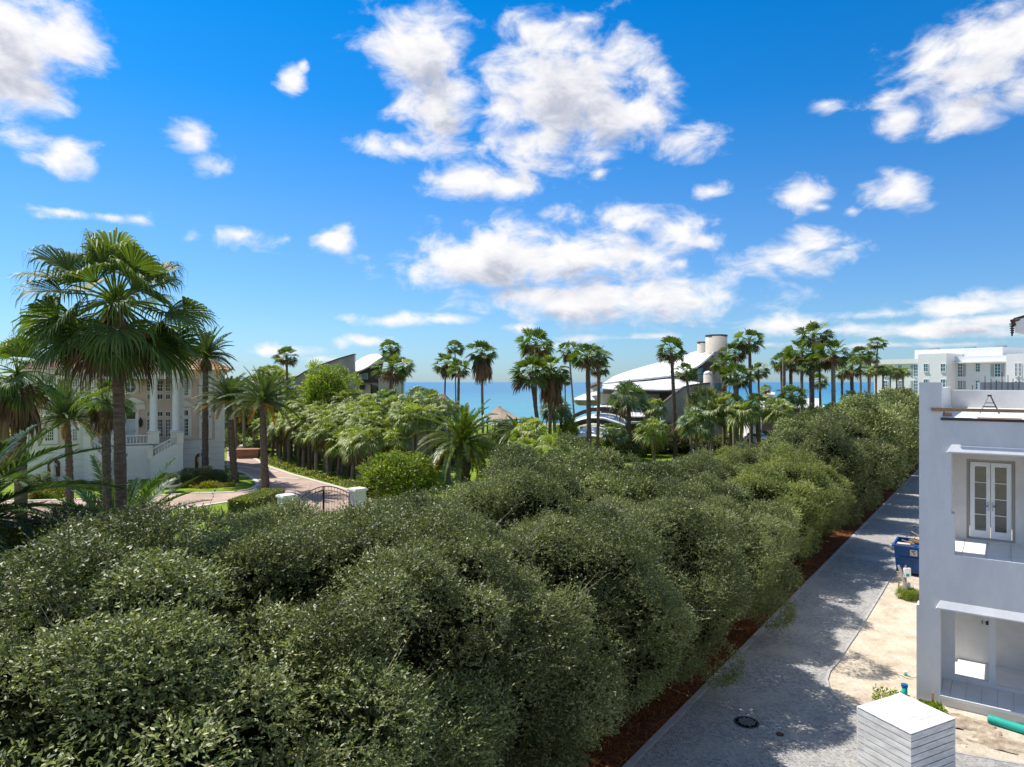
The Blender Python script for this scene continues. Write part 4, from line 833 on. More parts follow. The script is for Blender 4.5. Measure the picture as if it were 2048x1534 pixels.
# ---------------------------------------------------------------- villa
VL = Vector((-48.2, 67.8, 0)); vx = Vector((.899, .438, 0)); vy = Vector((-.438, .899, 0)); VF = Frame(VL, vx, vy)     # b grows away from the camera
aR, _ = VF.hit(448, 884); ZS = 3.45; ZE = 11.35
villa = thing('villa', 'beige two storey villa with terracotta roof, white columns and balustraded stairs', 'house', VF(aR / 2, 6, 0))
BD = 13.0
mb = MB(VF); mb.box(-.05, aR + .05, -.05, BD, 0, ZS); 
mb.build('rendered_base', M['basewhite'], villa)
mb = MB(VF); 
for k in range(1, 5): mb.box(-.06, aR + .06, -.062, -.051, k * .7 - .012, k * .7 + .012)
mb.build('base_grooves', M['concretelight'], villa)
MB(VF).box(0, aR, 0, BD, ZS + .18, ZE - 1.0).build('wall', M['beige'], villa)
mb = MB(VF); mb.box(-.14, aR + .14, -.14, BD, ZS, ZS + .18)
mb.box(-.1, aR + .1, -.1, BD, ZE - 1.0, ZE - .55); mb.box(-.3, aR + .3, -.3, BD + .2, ZE - .55, ZE - .25); mb.box(-.6, aR + .6, -.6, BD + .5, ZE - .25, ZE - .05)
mb.build('cornice', M['trim'], villa)
for a0, a1 in ((-.06, .95), (aR - .95, aR + .06)): MB(VF).box(a0, a1, -.09, .4, ZS + .18, ZE - 1.0).build('pilaster', M['trim'], villa)
for px in (166, 364):
    a, _ = VF.hit(px, 800); MB(VF).box(a - .25, a + .25, -.07, .1, ZS + .18, ZE - 1.0).build('pilaster', M['trim'], villa)
# hipped tiled roof with real tile ribs
def villa_roof():
    z0 = ZE - .05; zr = z0 + 3.4; a0, a1, b0, b1 = -.75, aR + .75, -.75, BD + .6; bm_ = (b0 + b1) / 2; run = (b1 - b0) / 2
    mb = MB(VF); R1, R2 = (a0 + run, bm_), (a1 - run, bm_)
    p = lambda a, b, z: VF(a, b, z)
    def face(A, B, C, D, n):     # A-B eave, D-C ridge; ribs run up the slope
        A, B, C, D = map(Vector, (A, B, C, D)); N = (B - A).cross(D - A).normalized(); N = N if N.z > 0 else -N; rows = 14
        for i in range(n * 2):
            u0, u1 = i / (n * 2), (i + 1) / (n * 2)
            for j in range(rows):
                v0, v1 = j / rows, (j + 1) / rows
                def q(u, v, up, edge): 
                    L_ = A.lerp(D, v); R_ = B.lerp(C, v); w = (B - A).normalized(); s = (L_ + w * (u * (B - A).length)) if False else L_.lerp(R_, u); return s + N * (up + edge * .04)
                h0, h1 = (.0, .11) if i % 2 == 0 else (.11, .0)
                mb.add([q(u0, v0, h0, 1), q(u1, v0, h1, 1), q(u1, v1, h1, 0), q(u0, v1, h0, 0)], [(0, 1, 2, 3)])
    face(p(a0, b0, z0), p(a1, b0, z0), p(*R2, zr), p(*R1, zr), 44)
    face(p(a1, b0, z0), p(a1, b1, z0), p(*R2, zr), p(*R2, zr), 30)
    face(p(a0, b1, z0), p(a0, b0, z0), p(*R1, zr), p(*R1, zr), 30)
    face(p(a1, b1, z0), p(a0, b1, z0), p(*R1, zr), p(*R2, zr), 44)
    mb.slab([(a0, b0), (a1, b0), (a1, b1), (a0, b1)], z0 - .02, z0 + .03)
    rf = mb.build('roof', M['tile'], villa)
    m2 = MB(); m2.tube([p(*R1, zr + .1), p(*R2, zr + .1)], .16, 8)
    for e, rr in ((p(a1, b0, z0), R2), (p(a0, b0, z0), R1)): m2.tube([e + UP * .1, p(*rr, zr + .1)], .15, 8)
    m2.build('ridge_tiles', M['tile'], rf)
villa_roof()
def vwin(x0, y0, x1, y1, b=0.0, fw=.0, nx=2, ny=4, par=None, fr=VF, mfr=None, mgl=None, frame=.07, dep=.06, nm='window'):
    """window whose glass fills the pixel box on the wall plane"""
    a0, z1 = fr.hit(x0, y0, b); a1, _ = fr.hit(x1, y0, b); _, z0 = fr.hit(x0, y1, b); par = par or villa; mfr = mfr or M['trim']
    mb = MB(fr); f = frame
    mb.box(a0 - f - fw, a0, b - dep - (.04 if fw else 0), b, z0 - f - fw, z1 + f + fw); mb.box(a1, a1 + f + fw, b - dep - (.04 if fw else 0), b, z0 - f - fw, z1 + f + fw)
    mb.box(a0, a1, b - dep - (.04 if fw else 0), b, z1, z1 + f + fw); mb.box(a0, a1, b - dep - (.07 if fw else 0), b, z0 - f - fw, z0)
    mt = .022
    for i in range(1, nx): c = a0 + (a1 - a0) * i / nx; mb.box(c - mt, c + mt, b - .035, b - .012, z0, z1)
    for j in range(1, ny): c = z0 + (z1 - z0) * j / ny; mb.box(a0, a1, b - .032, b - .012, c - mt, c + mt)
    w = mb.build(nm, mfr, par); MB(fr).box(a0, a1, b - .012, b - .002, z0, z1).build('pane', mgl or M['glassdark'], w)
    return a0, a1, z0, z1, w
def hood(a0, a1, z, kind, b=0.0):
    mb = MB(VF); e = .35
    if kind == 'ped': mb.prism([(a0 - e, z + .12), (a1 + e, z + .12), (a1 + e, z + .2), ((a0 + a1) / 2, z + .72), (a0 - e, z + .2)], b - .28, b); mb.box(a0 - e + .05, a1 + e - .05, b - .16, b, z, z + .12)
    else:
        n = 8; c = (a0 + a1) / 2; R = (a1 - a0) / 2 + e
        arc = [(c + R * math.cos(math.pi * k / n), z + .1 + .55 * math.sin(math.pi * k / n)) for k in range(n + 1)]
        mb.prism([(c - R, z), (c + R, z)] + arc, b - .2, b)
    mb.build('window_hood', M['trim'], villa)
for (x0, x1) in ((363.5, 376), (405, 417)):
    a0, a1, z0, z1, w = vwin(x0, 760, x1, 790, fw=.28, nx=3, ny=6); hood(a0 - .2, a1 + .2, z1 + .3, 'arc')
    a0, a1, z0, z1, w = vwin(x0, 821, x1, 831, fw=.2, nx=3, ny=1); hood(a0 - .2, a1 + .2, z1 + .4, 'ped')
    vwin(x0, 838, x1, 871, fw=.28, nx=3, ny=5)
for (x0, x1) in ((91, 107), (146, 154)):
    vwin(x0, 858, x1, 881, fw=.3, nx=4, ny=4); a0, a1, z0, z1, w = vwin(x0, 822, x1, 836, fw=.2, nx=3, ny=1); hood(a0 - .2, a1 + .2, z1 + .3, 'ped')
    a0, a1, z0, z1, w = vwin(x0, 756, x1, 788, fw=.28, nx=3, ny=5)
for (x0, x1) in ((203, 213), (295, 301), (315, 325), (332, 340)):
    vwin(x0, 839, x1, 873, nx=3 if x1 - x0 > 7 else 2, ny=5); vwin(x0, 824, x1, 832, nx=2, ny=1); vwin(x0, 789, x1, 798, nx=2, ny=1); vwin(x0, 762, x1, 782, nx=2, ny=3)
# door, pediment, oculus, lantern
a0, zt = VF.hit(253, 840); a1, _ = VF.hit(271, 840); _, zb = VF.hit(253, 874); _, ztr = VF.hit(253, 824); zb = 3.75
mb = MB(VF); mb.box(a0 - .3, a0, -.14, 0, zb, ztr + .25); mb.box(a1, a1 + .3, -.14, 0, zb, ztr + .25); mb.box(a0, a1, -.14, 0, ztr, ztr + .25); mb.box(a0, a1, -.12, 0, zt, zt + .1); mb.box(a0 - .6, a1 + .9, -.1, 0, ztr + .25, ztr + .8)
mb.build('door_surround', M['trim'], villa)
mb = MB(VF); mb.box(a0, a1, -.06, -.005, zb, zt)
for q0, q1 in ((.05, .48), (.54, .94)):
    z_0, z_1 = zb + (zt - zb) * q0, zb + (zt - zb) * q1
    for z in (z_0, z_1): mb.box(a0 + .15, a1 - .15, -.075, -.06, z - .03, z + .03)
dr = mb.build('door', M['doorblue'], villa); MB(VF).lathe(VF(a1 - .12, -.1, zb + 1.1), [(.03, -.05), (.05, 0), (.03, .05)], 8).build('handle', M['chrome'], dr)
mb = MB(VF); mb.box(a0, a1, -.05, -.01, zt + .1, ztr); mb.build('transom', M['glassdark'], villa)
hood(a0 - .2, a1 + .5, ztr + .85, 'ped')
oa, oz = VF.hit(261, 774); c = VF(oa, -.02, oz)
def disc(c, r, y0, y1, n, fr, ex=1.0):
    return [(c[0] + r * ex * math.cos(2 * math.pi * k / n), c[1] + r * math.sin(2 * math.pi * k / n)) for k in range(n)]
o = MB(VF).prism(disc((oa, oz), .82, 0, 0, 24, VF, .9), -.1, 0).build('round_window', M['trim'], villa)
mb = MB(VF); mb.prism(disc((oa, oz), .55, 0, 0, 24, VF, .9), -.14, -.1); mb.build('pane', M['glassdark'], o)
mb = MB(VF); mb.box(oa - .03, oa + .03, -.16, -.14, oz - .5, oz + .5); mb.box(oa - .5, oa + .5, -.165, -.14, oz - .03, oz + .03); mb.prism(disc((oa, oz), .18, 0, 0, 12, VF), -.17, -.14); mb.build('glazing_bars', M['trim'], o)
la, lz = VF.hit(281.5, 844); mb = MB(VF); mb.lathe(VF(la, -.3, lz), [(.03, -.55), (.16, -.35), (.2, .1), (.12, .3), (.02, .5)], 8); mb.bar(VF(la, -.3, lz + .5), VF(la, 0, lz + .35), .025); mb.build('lantern', M['black'], villa)
# niches with statues
for i, (nx0, nx1, ny0, ny1) in enumerate(((390, 411, 906, 938), (95, 121, 918, 948))):
    a0, z1 = VF.hit(nx0, ny0); a1, _ = VF.hit(nx1, ny0); cc = (a0 + a1) / 2; R = (a1 - a0) / 2; zb = .45
    prof = [(a0, zb), (a1, zb)] + [(cc + R * math.cos(math.pi * k / 10), z1 - R + R * math.sin(math.pi * k / 10)) for k in range(11)]
    MB(VF).prism(prof, -.075, -.055).build('niche', M['niche'], villa)
    pr2 = [(cc + (a - cc) * 1.12, zb + (z - zb) * 1.06) for a, z in prof]
    ring = MB(VF); n = len(prof)
    for k in range(1, n - 1 + 0): 
        A, B, C, D = prof[k], prof[(k + 1) % n], pr2[(k + 1) % n], pr2[k]; ring.prism([A, B, C, D], -.12, -.06)
    ring.build('niche_surround', M['basewhite'], villa)
    c = VF(cc, -.42, zb - .45); s = thing('statue', ['white draped statue standing in the rust coloured niche right of the stairs', 'white statue in the arched niche at the left end of the villa'][i], 'statue', c)
    mb = MB(); mb.lathe(c, [(.34, 0), (.34, .08), (.24, .12), (.24, .5), (.3, .56)], 12); mb.build('pedestal', M['statue'], s)
    mb = MB(); b0 = c + UP * .56; sd = vx
    mb.lathe(b0, [(.26, 0), (.24, .3), (.2, .6), (.22, .8), (.17, .98), (.21, 1.15), (.2, 1.28), (.08, 1.36), (.07, 1.42), (.11, 1.50), (.12, 1.58), (.08, 1.68), (.02, 1.72)], 12)
    mb.tube([b0 + sd * .2 + UP * 1.25, b0 + sd * .3 + UP * 1.0, b0 + sd * .1 - vy * .2 + UP * .9], [.06, .05, .04], 7); mb.tube([b0 - sd * .2 + UP * 1.25, b0 - sd * .28 + UP * .95, b0 - sd * .2 - vy * .1 + UP * .7], [.06, .05, .04], 7)
    mb.build('figure', M['statue'], s, True)
# podium, stairs and balustrades
pa0, _ = VF.hit(170, 900, -3.0); pa1, _ = VF.hit(366, 900, -3.0); PZ = 3.6; PB = -3.6
mb = MB(VF); mb.box(pa0, pa1, PB + 1.9, -.06, 0, PZ)
mid0, _ = VF.hit(215, 900, PB); mid1, _ = VF.hit(305, 900, PB)
mb.box(mid0, mid1, PB + 1.3, PB + 1.9, 0, PZ - .15)
mb.prism([(mid1 - .2, 0), (pa1, 0), (pa1, PZ), (pa1 - .6, PZ), (mid1 - .2, 2.2)], PB, PB + .3); mb.prism([(pa0, 0), (mid0 + .2, 0), (mid0 + .2, 2.2), (pa0 + .6, PZ), (pa0, PZ)], PB, PB + .3)
mb.box(pa1 - .3, pa1, PB + .3, PB + 1.9, 0, PZ); mb.box(pa0, pa0 + .3, PB + .3, PB + 1.9, 0, PZ)
mb.build('podium', M['basewhite'], villa)
st = MB(VF); ns = 14
for sgn, (A, B) in enumerate(((mid1 - .2, pa1 - .6), (mid0 + .2, pa0 + .6))):
    for k in range(ns): a = A + (B - A) * k / ns; a2 = A + (B - A) * (k + 1) / ns; st.box(min(a, a2), max(a, a2), PB + .302, PB + 1.898, 0, 2.2 * 0 + (1.9 + (PZ - 1.9) * (k + 1) / ns))
st.build('stairs', M['trim'], villa)
def balus(A, B, parent, h=.95, sp=.30, nm='balustrade'):
    A, B = Vector(A), Vector(B); L = (B - A).length; n = max(2, int(L / sp)); t = (B - A).normalized(); s = Vector((t.y, -t.x, 0)).normalized() * .13; mb = MB()
    for z0, z1, w in ((0, .12, 1.0), (h - .13, h, 1.15)):
        q = [A - s * w, A + s * w, B + s * w, B - s * w]; mb.add([p + UP * z0 for p in q] + [p + UP * z1 for p in q], [(3, 2, 1, 0), (4, 5, 6, 7), (0, 1, 5, 4), (1, 2, 6, 5), (2, 3, 7, 6), (3, 0, 4, 7)])
    o = mb.build(nm, M['trim'], parent)
    for i in range(n):
        c = A.lerp(B, (i + .5) / n); MB().lathe(c, [(.06, .12), (.035, .17), (.085, .33), (.05, .55), (.035, .68), (.06, h - .13)], 6).build('baluster', M['trim'], o, True)
balus(VF(mid0 + .2, PB + 1.6, PZ), VF(mid1 - .1, PB + 1.6, PZ), villa)
balus(VF(mid1 - .1, PB + .15, 2.25), VF(pa1 - .5, PB + .15, PZ), villa)
balus(VF(mid0 + .1, PB + .15, 2.25), VF(pa0 + .5, PB + .15, PZ), villa)
def newel(a, b, z, h=1.15, w=.35):
    mb = MB(VF); mb.box(a - w, a + w, b - w, b + w, z, z + h); mb.box(a - w * 1.2, a + w * 1.2, b - w * 1.2, b + w * 1.2, z + h, z + h + .12); mb.build('pedestal', M['trim'], villa)
newel(pa1 - .25, PB + .2, PZ - 0.0, 1.05, .3); newel(pa0 + .25, PB + .2, PZ, 1.05, .3); newel(mid1 - .2, PB + .2, 2.2, .95, .24); newel(mid0 + .2, PB + .2, 2.2, .95, .24)
for cx in (186, 224, 307.5, 352):
    a, _ = VF.hit(cx, 820, -1.9); newel(a, -1.9, PZ, 1.15, .52); z0 = PZ + 1.27
    mb = MB(VF); mb.lathe(VF(a, -1.9, 0), [(.5, z0), (.5, z0 + .12), (.42, z0 + .2), (.40, z0 + .3), (.395, z0 + 2.5), (.34, ZE - 1.55), (.38, ZE - 1.5), (.38, ZE - 1.42), (.36, ZE - 1.35), (.5, ZE - 1.15), (.5, ZE - 1.02)], 20); mb.build('column', M['white'], villa, True)
ea0, _ = VF.hit(178, 800, -1.9); ea1, _ = VF.hit(360, 800, -1.9)
mb = MB(VF); mb.box(ea0 - .2, ea1 + .2, -2.5, -.62, ZE - 1.02, ZE - .4); mb.box(ea0 - .4, ea1 + .4, -2.7, -.64, ZE - .4, ZE - .06); mb.build('portico_entablature', M['trim'], villa)
mb = MB(VF); am = (ea0 + ea1) / 2; mb.prism([(ea0 - .6, ZE - .05), (ea1 + .6, ZE - .05), (am, ZE + 2.2)], -2.9, 3.5); mb.build('portico_roof', M['tile'], villa)
# urn, brick planter, side stair at the left
c = GD(344, 984); u = thing('urn_planter', 'low white urn planter with a spiky plant beside the villa stairs', 'planter', c); MB().lathe(c, [(.35, 0), (.3, .1), (.14, .2), (.2, .35), (.75, .6), (.85, .72), (.78, .74), (.7, .66)], 16).build('urn', M['statue'], u, True)
me = BUSH[0]; place_crown(u, me, c + UP * 1.0, (.45, .45, .45), 1, 'plant', L_['sabaldeep'])
c = GD(494, 917); mb = MB(Frame(c, (1, .2), (-.2, 1))); mb.box(-1.4, 1.4, 0, 1.6, 0, 1.1); mb.box(-1.5, 1.5, -.1, 1.7, 1.1, 1.2); tag(mb.build('brick_planter', M['redbrick']), 'low red brick planter at the far end of the driveway', 'planter')
c = GD(16, 958); fr = Frame(c, (.97, .2), (-.2, .97)); t = thing('side_staircase', 'outdoor staircase with cream treads and red brick risers left of the villa', 'staircase', c); mb = MB(fr); mb2 = MB(fr)
for k in range(15): mb.box(-1.2, 1.2, k * .42, 7.5, k * .24, k * .24 + .17); mb2.box(-1.22, 1.22, k * .42 - .04, k * .42 + .42, k * .24 + .17, k * .24 + .235)
mb.build('risers', M['redbrick'], t); mb2.build('treads', M['trim'], t)
for s in (-1, 1): MB(fr).prism([(0, 0), (0, 1)], 0, 0) if False else None
mb = MB(fr); mb.box(-1.5, -1.23, -.2, 7.5, 0, 4.3); mb.box(1.23, 1.5, -.2, 7.5, 0, 3.4); mb.build('side_wall', M['niche'], t)
c = GD(452, 892); mb = MB(); mb.lathe(c, [(.5, 0), (.55, .2), (.6, 1.2), (.5, 1.3), (.1, 1.35)], 10); tag(mb.build('utility_box', M['white']), 'small white rounded utility box beyond the right villa corner', 'utility box')
# ---------------------------------------------------------------- gate
gate = thing('driveway_gate', 'arched black iron driveway gate between two white pillars', 'gate', PX(644, 1040, 49.5) * 1); gate.location.z = 0
pl = PX(592, 988, 47.5); pr = PX(699, 975, 50.5); A = Vector((pl.x, pl.y, 0)); B = Vector((pr.x, pr.y, 0)); n = 34; fr = Frame(A, B - A, Vector((-(B - A).y, (B - A).x, 0))); L = (B - A).length
hz = lambda u: 1.75 + .75 * math.sin(math.pi * u) ** 1.0
mb = MB(fr)
mb.tube([fr(L * k / 20, 0, hz(k / 20)) for k in range(21)], .035, 6); mb.tube([fr(L * k / 20, 0, hz(k / 20) - .28) for k in range(21)], .025, 6); mb.tube([fr(0, 0, .15), fr(L, 0, .15)], .035, 6); mb.tube([fr(0, 0, .6), fr(L, 0, .6)], .022, 6)
for q in (0.01, .49, .51, .99): mb.tube([fr(L * q, 0, .05), fr(L * q, 0, hz(q))], .035, 6)
mb.build('gate_frame', M['black'], gate)
mb = MB(fr)
for k in range(1, n): u = k / n; mb.tube([fr(L * u, 0, .15), fr(L * u, 0, hz(u) - (.28 if k % 2 else .02))], .013, 5)
mb.build('bars', M['black'], gate)
for i, (px, py, d, lab) in enumerate(((573, 990, 47.5, 'left white gate pillar with a flat stone cap'), (715, 977, 50.5, 'right white gate pillar with a flat stone cap'))):
    p = PX(px, py, d); h = p.z; c = Vector((p.x, p.y, 0)); fr2 = Frame(c, B - A, Vector((-(B - A).y, (B - A).x, 0))); t = thing('gate_pillar', lab, 'gate pillar', c, 'white pillars of the driveway gate')
    MB(fr2).box(-.45, .45, -.45, .45, 0, h - .14).build('pillar', M['stucco'], t); mb = MB(fr2); mb.box(-.56, .56, -.56, .56, h - .14, h - .03); mb.box(-.5, .5, -.5, .5, h - .03, h + .04); mb.build('cap', M['trim'], t)
# ---------------------------------------------------------------- curved houses
def loft(name, curves, m, parent, thick=.25, smooth=True, sub=5):
    """curves: lists of (px,py,d) with equal count; interpolated across with Catmull-Rom"""
    C = [[PX(*p) for p in c] for c in curves]
    def cr(P, t):
        n = len(P) - 1; x = t * n; i = min(int(x), n - 1); f = x - i; p0, p1, p2, p3 = P[max(i - 1, 0)], P[i], P[i + 1], P[min(i + 2, n)]
        return .5 * ((2 * p1) + (p2 - p0) * f + (2 * p0 - 5 * p1 + 4 * p2 - p3) * f * f + (3 * p1 - p0 - 3 * p2 + p3) * f ** 3)
    nu = (len(C[0]) - 1) * sub; rows = [[cr(c, k / nu) for k in range(nu + 1)] for c in C]; nv = (len(C) - 1) * sub; G = []
    for j in range(nv + 1): G.append([cr([r[k] for r in rows], j / nv) for k in range(nu + 1)])
    mb = MB(); w = nu + 1; mb.add([p for r in G for p in r], [(j * w + k, j * w + k + 1, (j + 1) * w + k + 1, (j + 1) * w + k) for j in range(nv) for k in range(nu)])
    o = mb.build(name, m, parent, smooth)
    if thick: s = o.modifiers.new('solid', 'SOLIDIFY'); s.thickness = thick * .6; s.offset = 0; e = o.modifiers.new('edges', 'EDGE_SPLIT'); e.split_angle = math.radians(40)
    return o
def pprism(poly, d, depth, m, name, parent, ddx=0.0):
    """wall whose outline is given in sight-line coordinates on the plane Y = d, with real depth"""
    P = [PX(x, y, d + (x - poly[0][0]) * ddx) for x, y in poly]; n = len(P); mb = MB(); mb.add(P + [p + Vector((0, depth, 0)) for p in P], [tuple(range(n)), tuple(range(2 * n - 1, n - 1, -1))] + [(i, i + n, (i + 1) % n + n, (i + 1) % n) for i in range(n)])
    return mb.build(name, m, parent)
def G0(x, d): return HY + CH * F / d         # sight line of the ground at d
hA = thing('fin_wall_house', 'grey concrete house with tall curved fin wall and white swooping roof left of the sea', 'house', (PX(680, 0, 108).x, 110, 0))
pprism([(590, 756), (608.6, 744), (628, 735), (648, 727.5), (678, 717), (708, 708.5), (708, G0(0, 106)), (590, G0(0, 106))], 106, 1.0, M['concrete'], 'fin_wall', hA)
pprism([(590, 756), (608.6, 744), (628, 735), (648, 727.5), (678, 717), (708, 708.5), (708, 707.2), (678, 715.6), (648, 726.1), (628, 733.6), (608.6, 742.6), (588, 755.8)], 105.7, 1.6, M['fascia'], 'fin_coping', hA)
loft('swooping_roof', [[(709, 744, 108), (722, 741, 107), (738, 733, 107), (752, 723, 107), (768, 713, 107)], [(709, 727, 112), (722, 718, 112), (738, 711, 112), (752, 709, 112), (769, 711, 112)], [(709, 735, 121), (722, 728, 121), (738, 722, 121), (752, 718, 121), (770, 718, 121)]], M['roofwhite'], hA, .35)
pprism([(709, 745.5), (722, 742.5), (738, 734.5), (752, 725), (765, 716), (765, 724), (757, 765), (709, 765)], 108.3, 1.0, M['fascia'], 'roof_fascia', hA)
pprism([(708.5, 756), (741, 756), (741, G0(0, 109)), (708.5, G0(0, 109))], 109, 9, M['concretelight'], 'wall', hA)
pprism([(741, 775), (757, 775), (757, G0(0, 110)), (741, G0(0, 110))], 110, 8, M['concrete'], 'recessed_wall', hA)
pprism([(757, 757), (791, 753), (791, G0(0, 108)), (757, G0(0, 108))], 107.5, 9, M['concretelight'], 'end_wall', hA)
pprism([(716, 749), (724, 748), (724, 764), (716, 765.5)], 107.5, 2.5, M['concrete'], 'balcony_box', hA)
pprism([(741, 765), (757, 765), (757, 772), (741, 768)], 108.5, 2, M['concrete'], 'lintel', hA)
for (x0, y0, x1, y1, dd) in ((719, 768, 730.5, 779, 108.8), (740.5, 775, 756, 800, 109.5), (727, 747, 735, 758, 107.9)):
    w = pprism([(x0 - .8, y0 - .8), (x1 + .8, y0 - .8), (x1 + .8, y1 + .8), (x0 - .8, y1 + .8)], dd, .15, M['concretelight'], 'window', hA); pprism([(x0, y0), (x1, y0), (x1, y1), (x0, y1)], dd - .04, .03, M['glassdark'] if y0 > 760 else M['glassblue'], 'pane', w)
loft('lower_roof', [[(610, 776, 101), (617, 788, 100), (630, 798, 99)], [(600, 772, 104), (612, 782, 104), (630, 790, 104)]], M['roofwhite'], hA, .2)
hB = thing('low_curved_house', 'low beige wing with white wavy roof and arched dark doorway behind the stout palm', 'house', (PX(840, 0, 84).x, 86, 0))
loft('wavy_roof', [[(786, 851, 80), (800, 857, 80), (812, 862, 80), (826, 856, 80), (850, 852, 80), (900, 858, 80)], [(786, 832, 87), (800, 826, 87), (814, 830, 87), (828, 835, 87), (850, 836, 87), (900, 842, 87)], [(788, 818, 95), (802, 817, 95), (814, 818, 95), (830, 822, 95), (850, 828, 95), (900, 836, 95)]], M['roofwhite'], hB, .4)
pprism([(755, 866), (786, 856), (812, 867), (830, 860), (900, 864), (900, G0(0, 82)), (755, G0(0, 82))], 82, 8, M['concretelight'], 'wall', hB)
pprism([(797, G0(0, 81.9)), (797, 888), (799, 880), (803, 877), (807, 880), (809, 888), (809, G0(0, 81.9))], 81.85, .1, M['glassdark'], 'arched_doorway', hB)
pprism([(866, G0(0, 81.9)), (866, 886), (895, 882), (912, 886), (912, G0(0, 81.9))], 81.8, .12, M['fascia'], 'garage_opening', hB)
th = thing('thatched_pavilion', 'thatched roof pavilion peeping over palms before the sea', 'pavilion', (PX(1005, 0, 100).x, 100, 0))
loft('thatch_roof', [[(972, 842, 96), (1000, 842, 94), (1043, 838, 96)], [(980, 828, 99), (1002, 825, 98), (1026, 830, 99)], [(992, 816, 100), (998, 815, 100), (1004, 817, 100)], [(980, 828, 104), (1002, 825, 105), (1026, 830, 104)]], M['thatch'], th, .25, False, 3)
c = PX(998, 815, 100); MB().lathe(c, [(.6, -.35), (.35, 0), (.3, .12), (.04, .25)], 10).build('roof_cap', M['thatch'], th)
mb = MB()
for x, d in ((975, 97), (1040, 97), (990, 104), (1030, 104)): a = PX(x, 838, d); mb.tube([Vector((a.x, a.y, 0)), a], .12, 6)
mb.build('posts', M['wood'], th)
th = thing('thatched_pavilion', 'small thatched peak left of the sea palms, behind the stout palm crown', 'pavilion', (PX(884, 0, 100).x, 100, 0))
c = PX(886, 800, 100); c.z = 0; zt = PX(884, 789, 100).z
MB().lathe(c, [(2.6, zt - 2.2), (1.2, zt - .8), (.35, zt), (.05, zt + .15)], 12).build('thatch_roof', M['thatch'], th); mb = MB()
for a in range(4): q = c + Vector((math.cos(a * 1.57) * 2, math.sin(a * 1.57) * 2, 0)); mb.tube([q, q + UP * (zt - 1.7)], .1, 6)
mb.build('posts', M['wood'], th)
# big curved house
hC = thing('curved_white_house', 'large concrete house under a sweeping white shell roof with twin round towers', 'house', (PX(1320, 0, 114).x, 114, 0))
loft('upper_roof', [[(1206, 768, 106), (1250, 762, 107), (1300, 757, 108), (1352, 750, 109), (1394, 734, 110), (1428, 706, 110)],
                    [(1216, 762, 114), (1252, 752, 117), (1300, 742, 118), (1350, 730, 118), (1390, 715, 117), (1425, 703, 116)],
                    [(1226, 755, 124), (1252, 745, 128), (1300, 731, 130), (1345, 719, 130), (1388, 705, 128), (1416, 699, 126)]], M['roofwhite'], hC, .45)
loft('lower_roof', [[(1205, 778, 102), (1240, 780, 101), (1290, 780, 101), (1345, 780, 102), (1395, 769, 105)],
                    [(1205, 771, 105), (1240, 768, 106), (1290, 765, 107), (1345, 762, 107), (1399, 767, 108)],
                    [(1208, 766, 111), (1240, 760, 113), (1290, 754, 115), (1345, 751, 114), (1398, 764, 112)]], M['roofwhite'], hC, .35)
loft('roof_fascia', [[(1206, 779.5, 101.9), (1240, 781, 101), (1290, 781, 101), (1345, 781, 102)], [(1206, 787, 102.6), (1240, 788, 102), (1290, 788, 102), (1345, 787, 102.6)]], M['fascia'], hC, .12)
pprism([(1202, 784), (1220, 784), (1220, G0(0, 104)), (1202, G0(0, 104))], 103.5, 4, M['concretelight'], 'beige_pier', hC)
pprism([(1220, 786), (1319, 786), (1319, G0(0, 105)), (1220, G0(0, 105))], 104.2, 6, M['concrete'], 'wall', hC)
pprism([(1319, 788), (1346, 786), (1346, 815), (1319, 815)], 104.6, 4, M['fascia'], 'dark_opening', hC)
cw = [(1325, 808), (1340, 796), (1356, 783), (1370, 774), (1384, 770.5), (1402, 768), (1421, 766)]
pprism(cw + [(1421, G0(0, 99)), (1325, G0(0, 99))], 99, .8, M['concrete'], 'curved_screen_wall', hC)
pprism([(x, y - 1.2) for x, y in cw] + [(x, y + .5) for x, y in cw[::-1]], 98.8, 1.3, M['fascia'], 'coping', hC)
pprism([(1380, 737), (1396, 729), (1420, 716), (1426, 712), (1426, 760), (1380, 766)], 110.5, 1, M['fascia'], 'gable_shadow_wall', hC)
w = pprism([(1381, 745), (1407, 732), (1407, 764), (1381, 764)], 110.1, .3, M['fascia'], 'window', hC); pprism([(1382, 746), (1393, 740.5), (1393, 763), (1382, 763)], 110.0, .06, M['glassteal'], 'pane', w); pprism([(1394, 740), (1406, 734), (1406, 763), (1394, 763)], 110.0, .06, M['glassteal'], 'pane', w)
pprism([(1421, 706), (1441, 700), (1441, G0(0, 112)), (1421, G0(0, 112))], 111, 5, M['concrete'], 'tower_wall', hC)
w = pprism([(1429, 765), (1453, 765), (1453, 783), (1429, 783)], 109.5, .3, M['concrete'], 'window', hC); pprism([(1430, 766), (1452, 766), (1452, 782), (1430, 782)], 109.4, .06, M['glassteal'], 'pane', w)
def cyl(px0, px1, pyt, d, zb, m, nm, cap=True, dome=False):
    c = PX((px0 + px1) / 2, pyt, d); R = (px1 - px0) / 2 / F * d; zt = c.z; c = Vector((c.x, c.y, 0)); o = MB().lathe(c, [(R, zb), (R, zt - .01)], 36).build(nm, m, hC, True)
    if cap: MB().lathe(c, [(R + .06, zt - .25), (R + .06, zt), (R - .2, zt), (R - .2, zt - .2)], 36).build('tower_rim', M['fascia'], o)
    if dome: MB().lathe(c, [(R, zt), (R * .9, zt + R * .35), (R * .6, zt + R * .65), (.02, zt + R * .8)], 20).build('dome', M['roofwhite'], o, True)
    return o
cyl(1411.6, 1453.6, 670, 113, 0, M['concretelight'], 'round_tower'); cyl(1395, 1414, 683.5, 119, 0, M['concretelight'], 'round_tower'); cyl(1407, 1426, 749, 107, 0, M['concretelight'], 'small_turret', False, True)
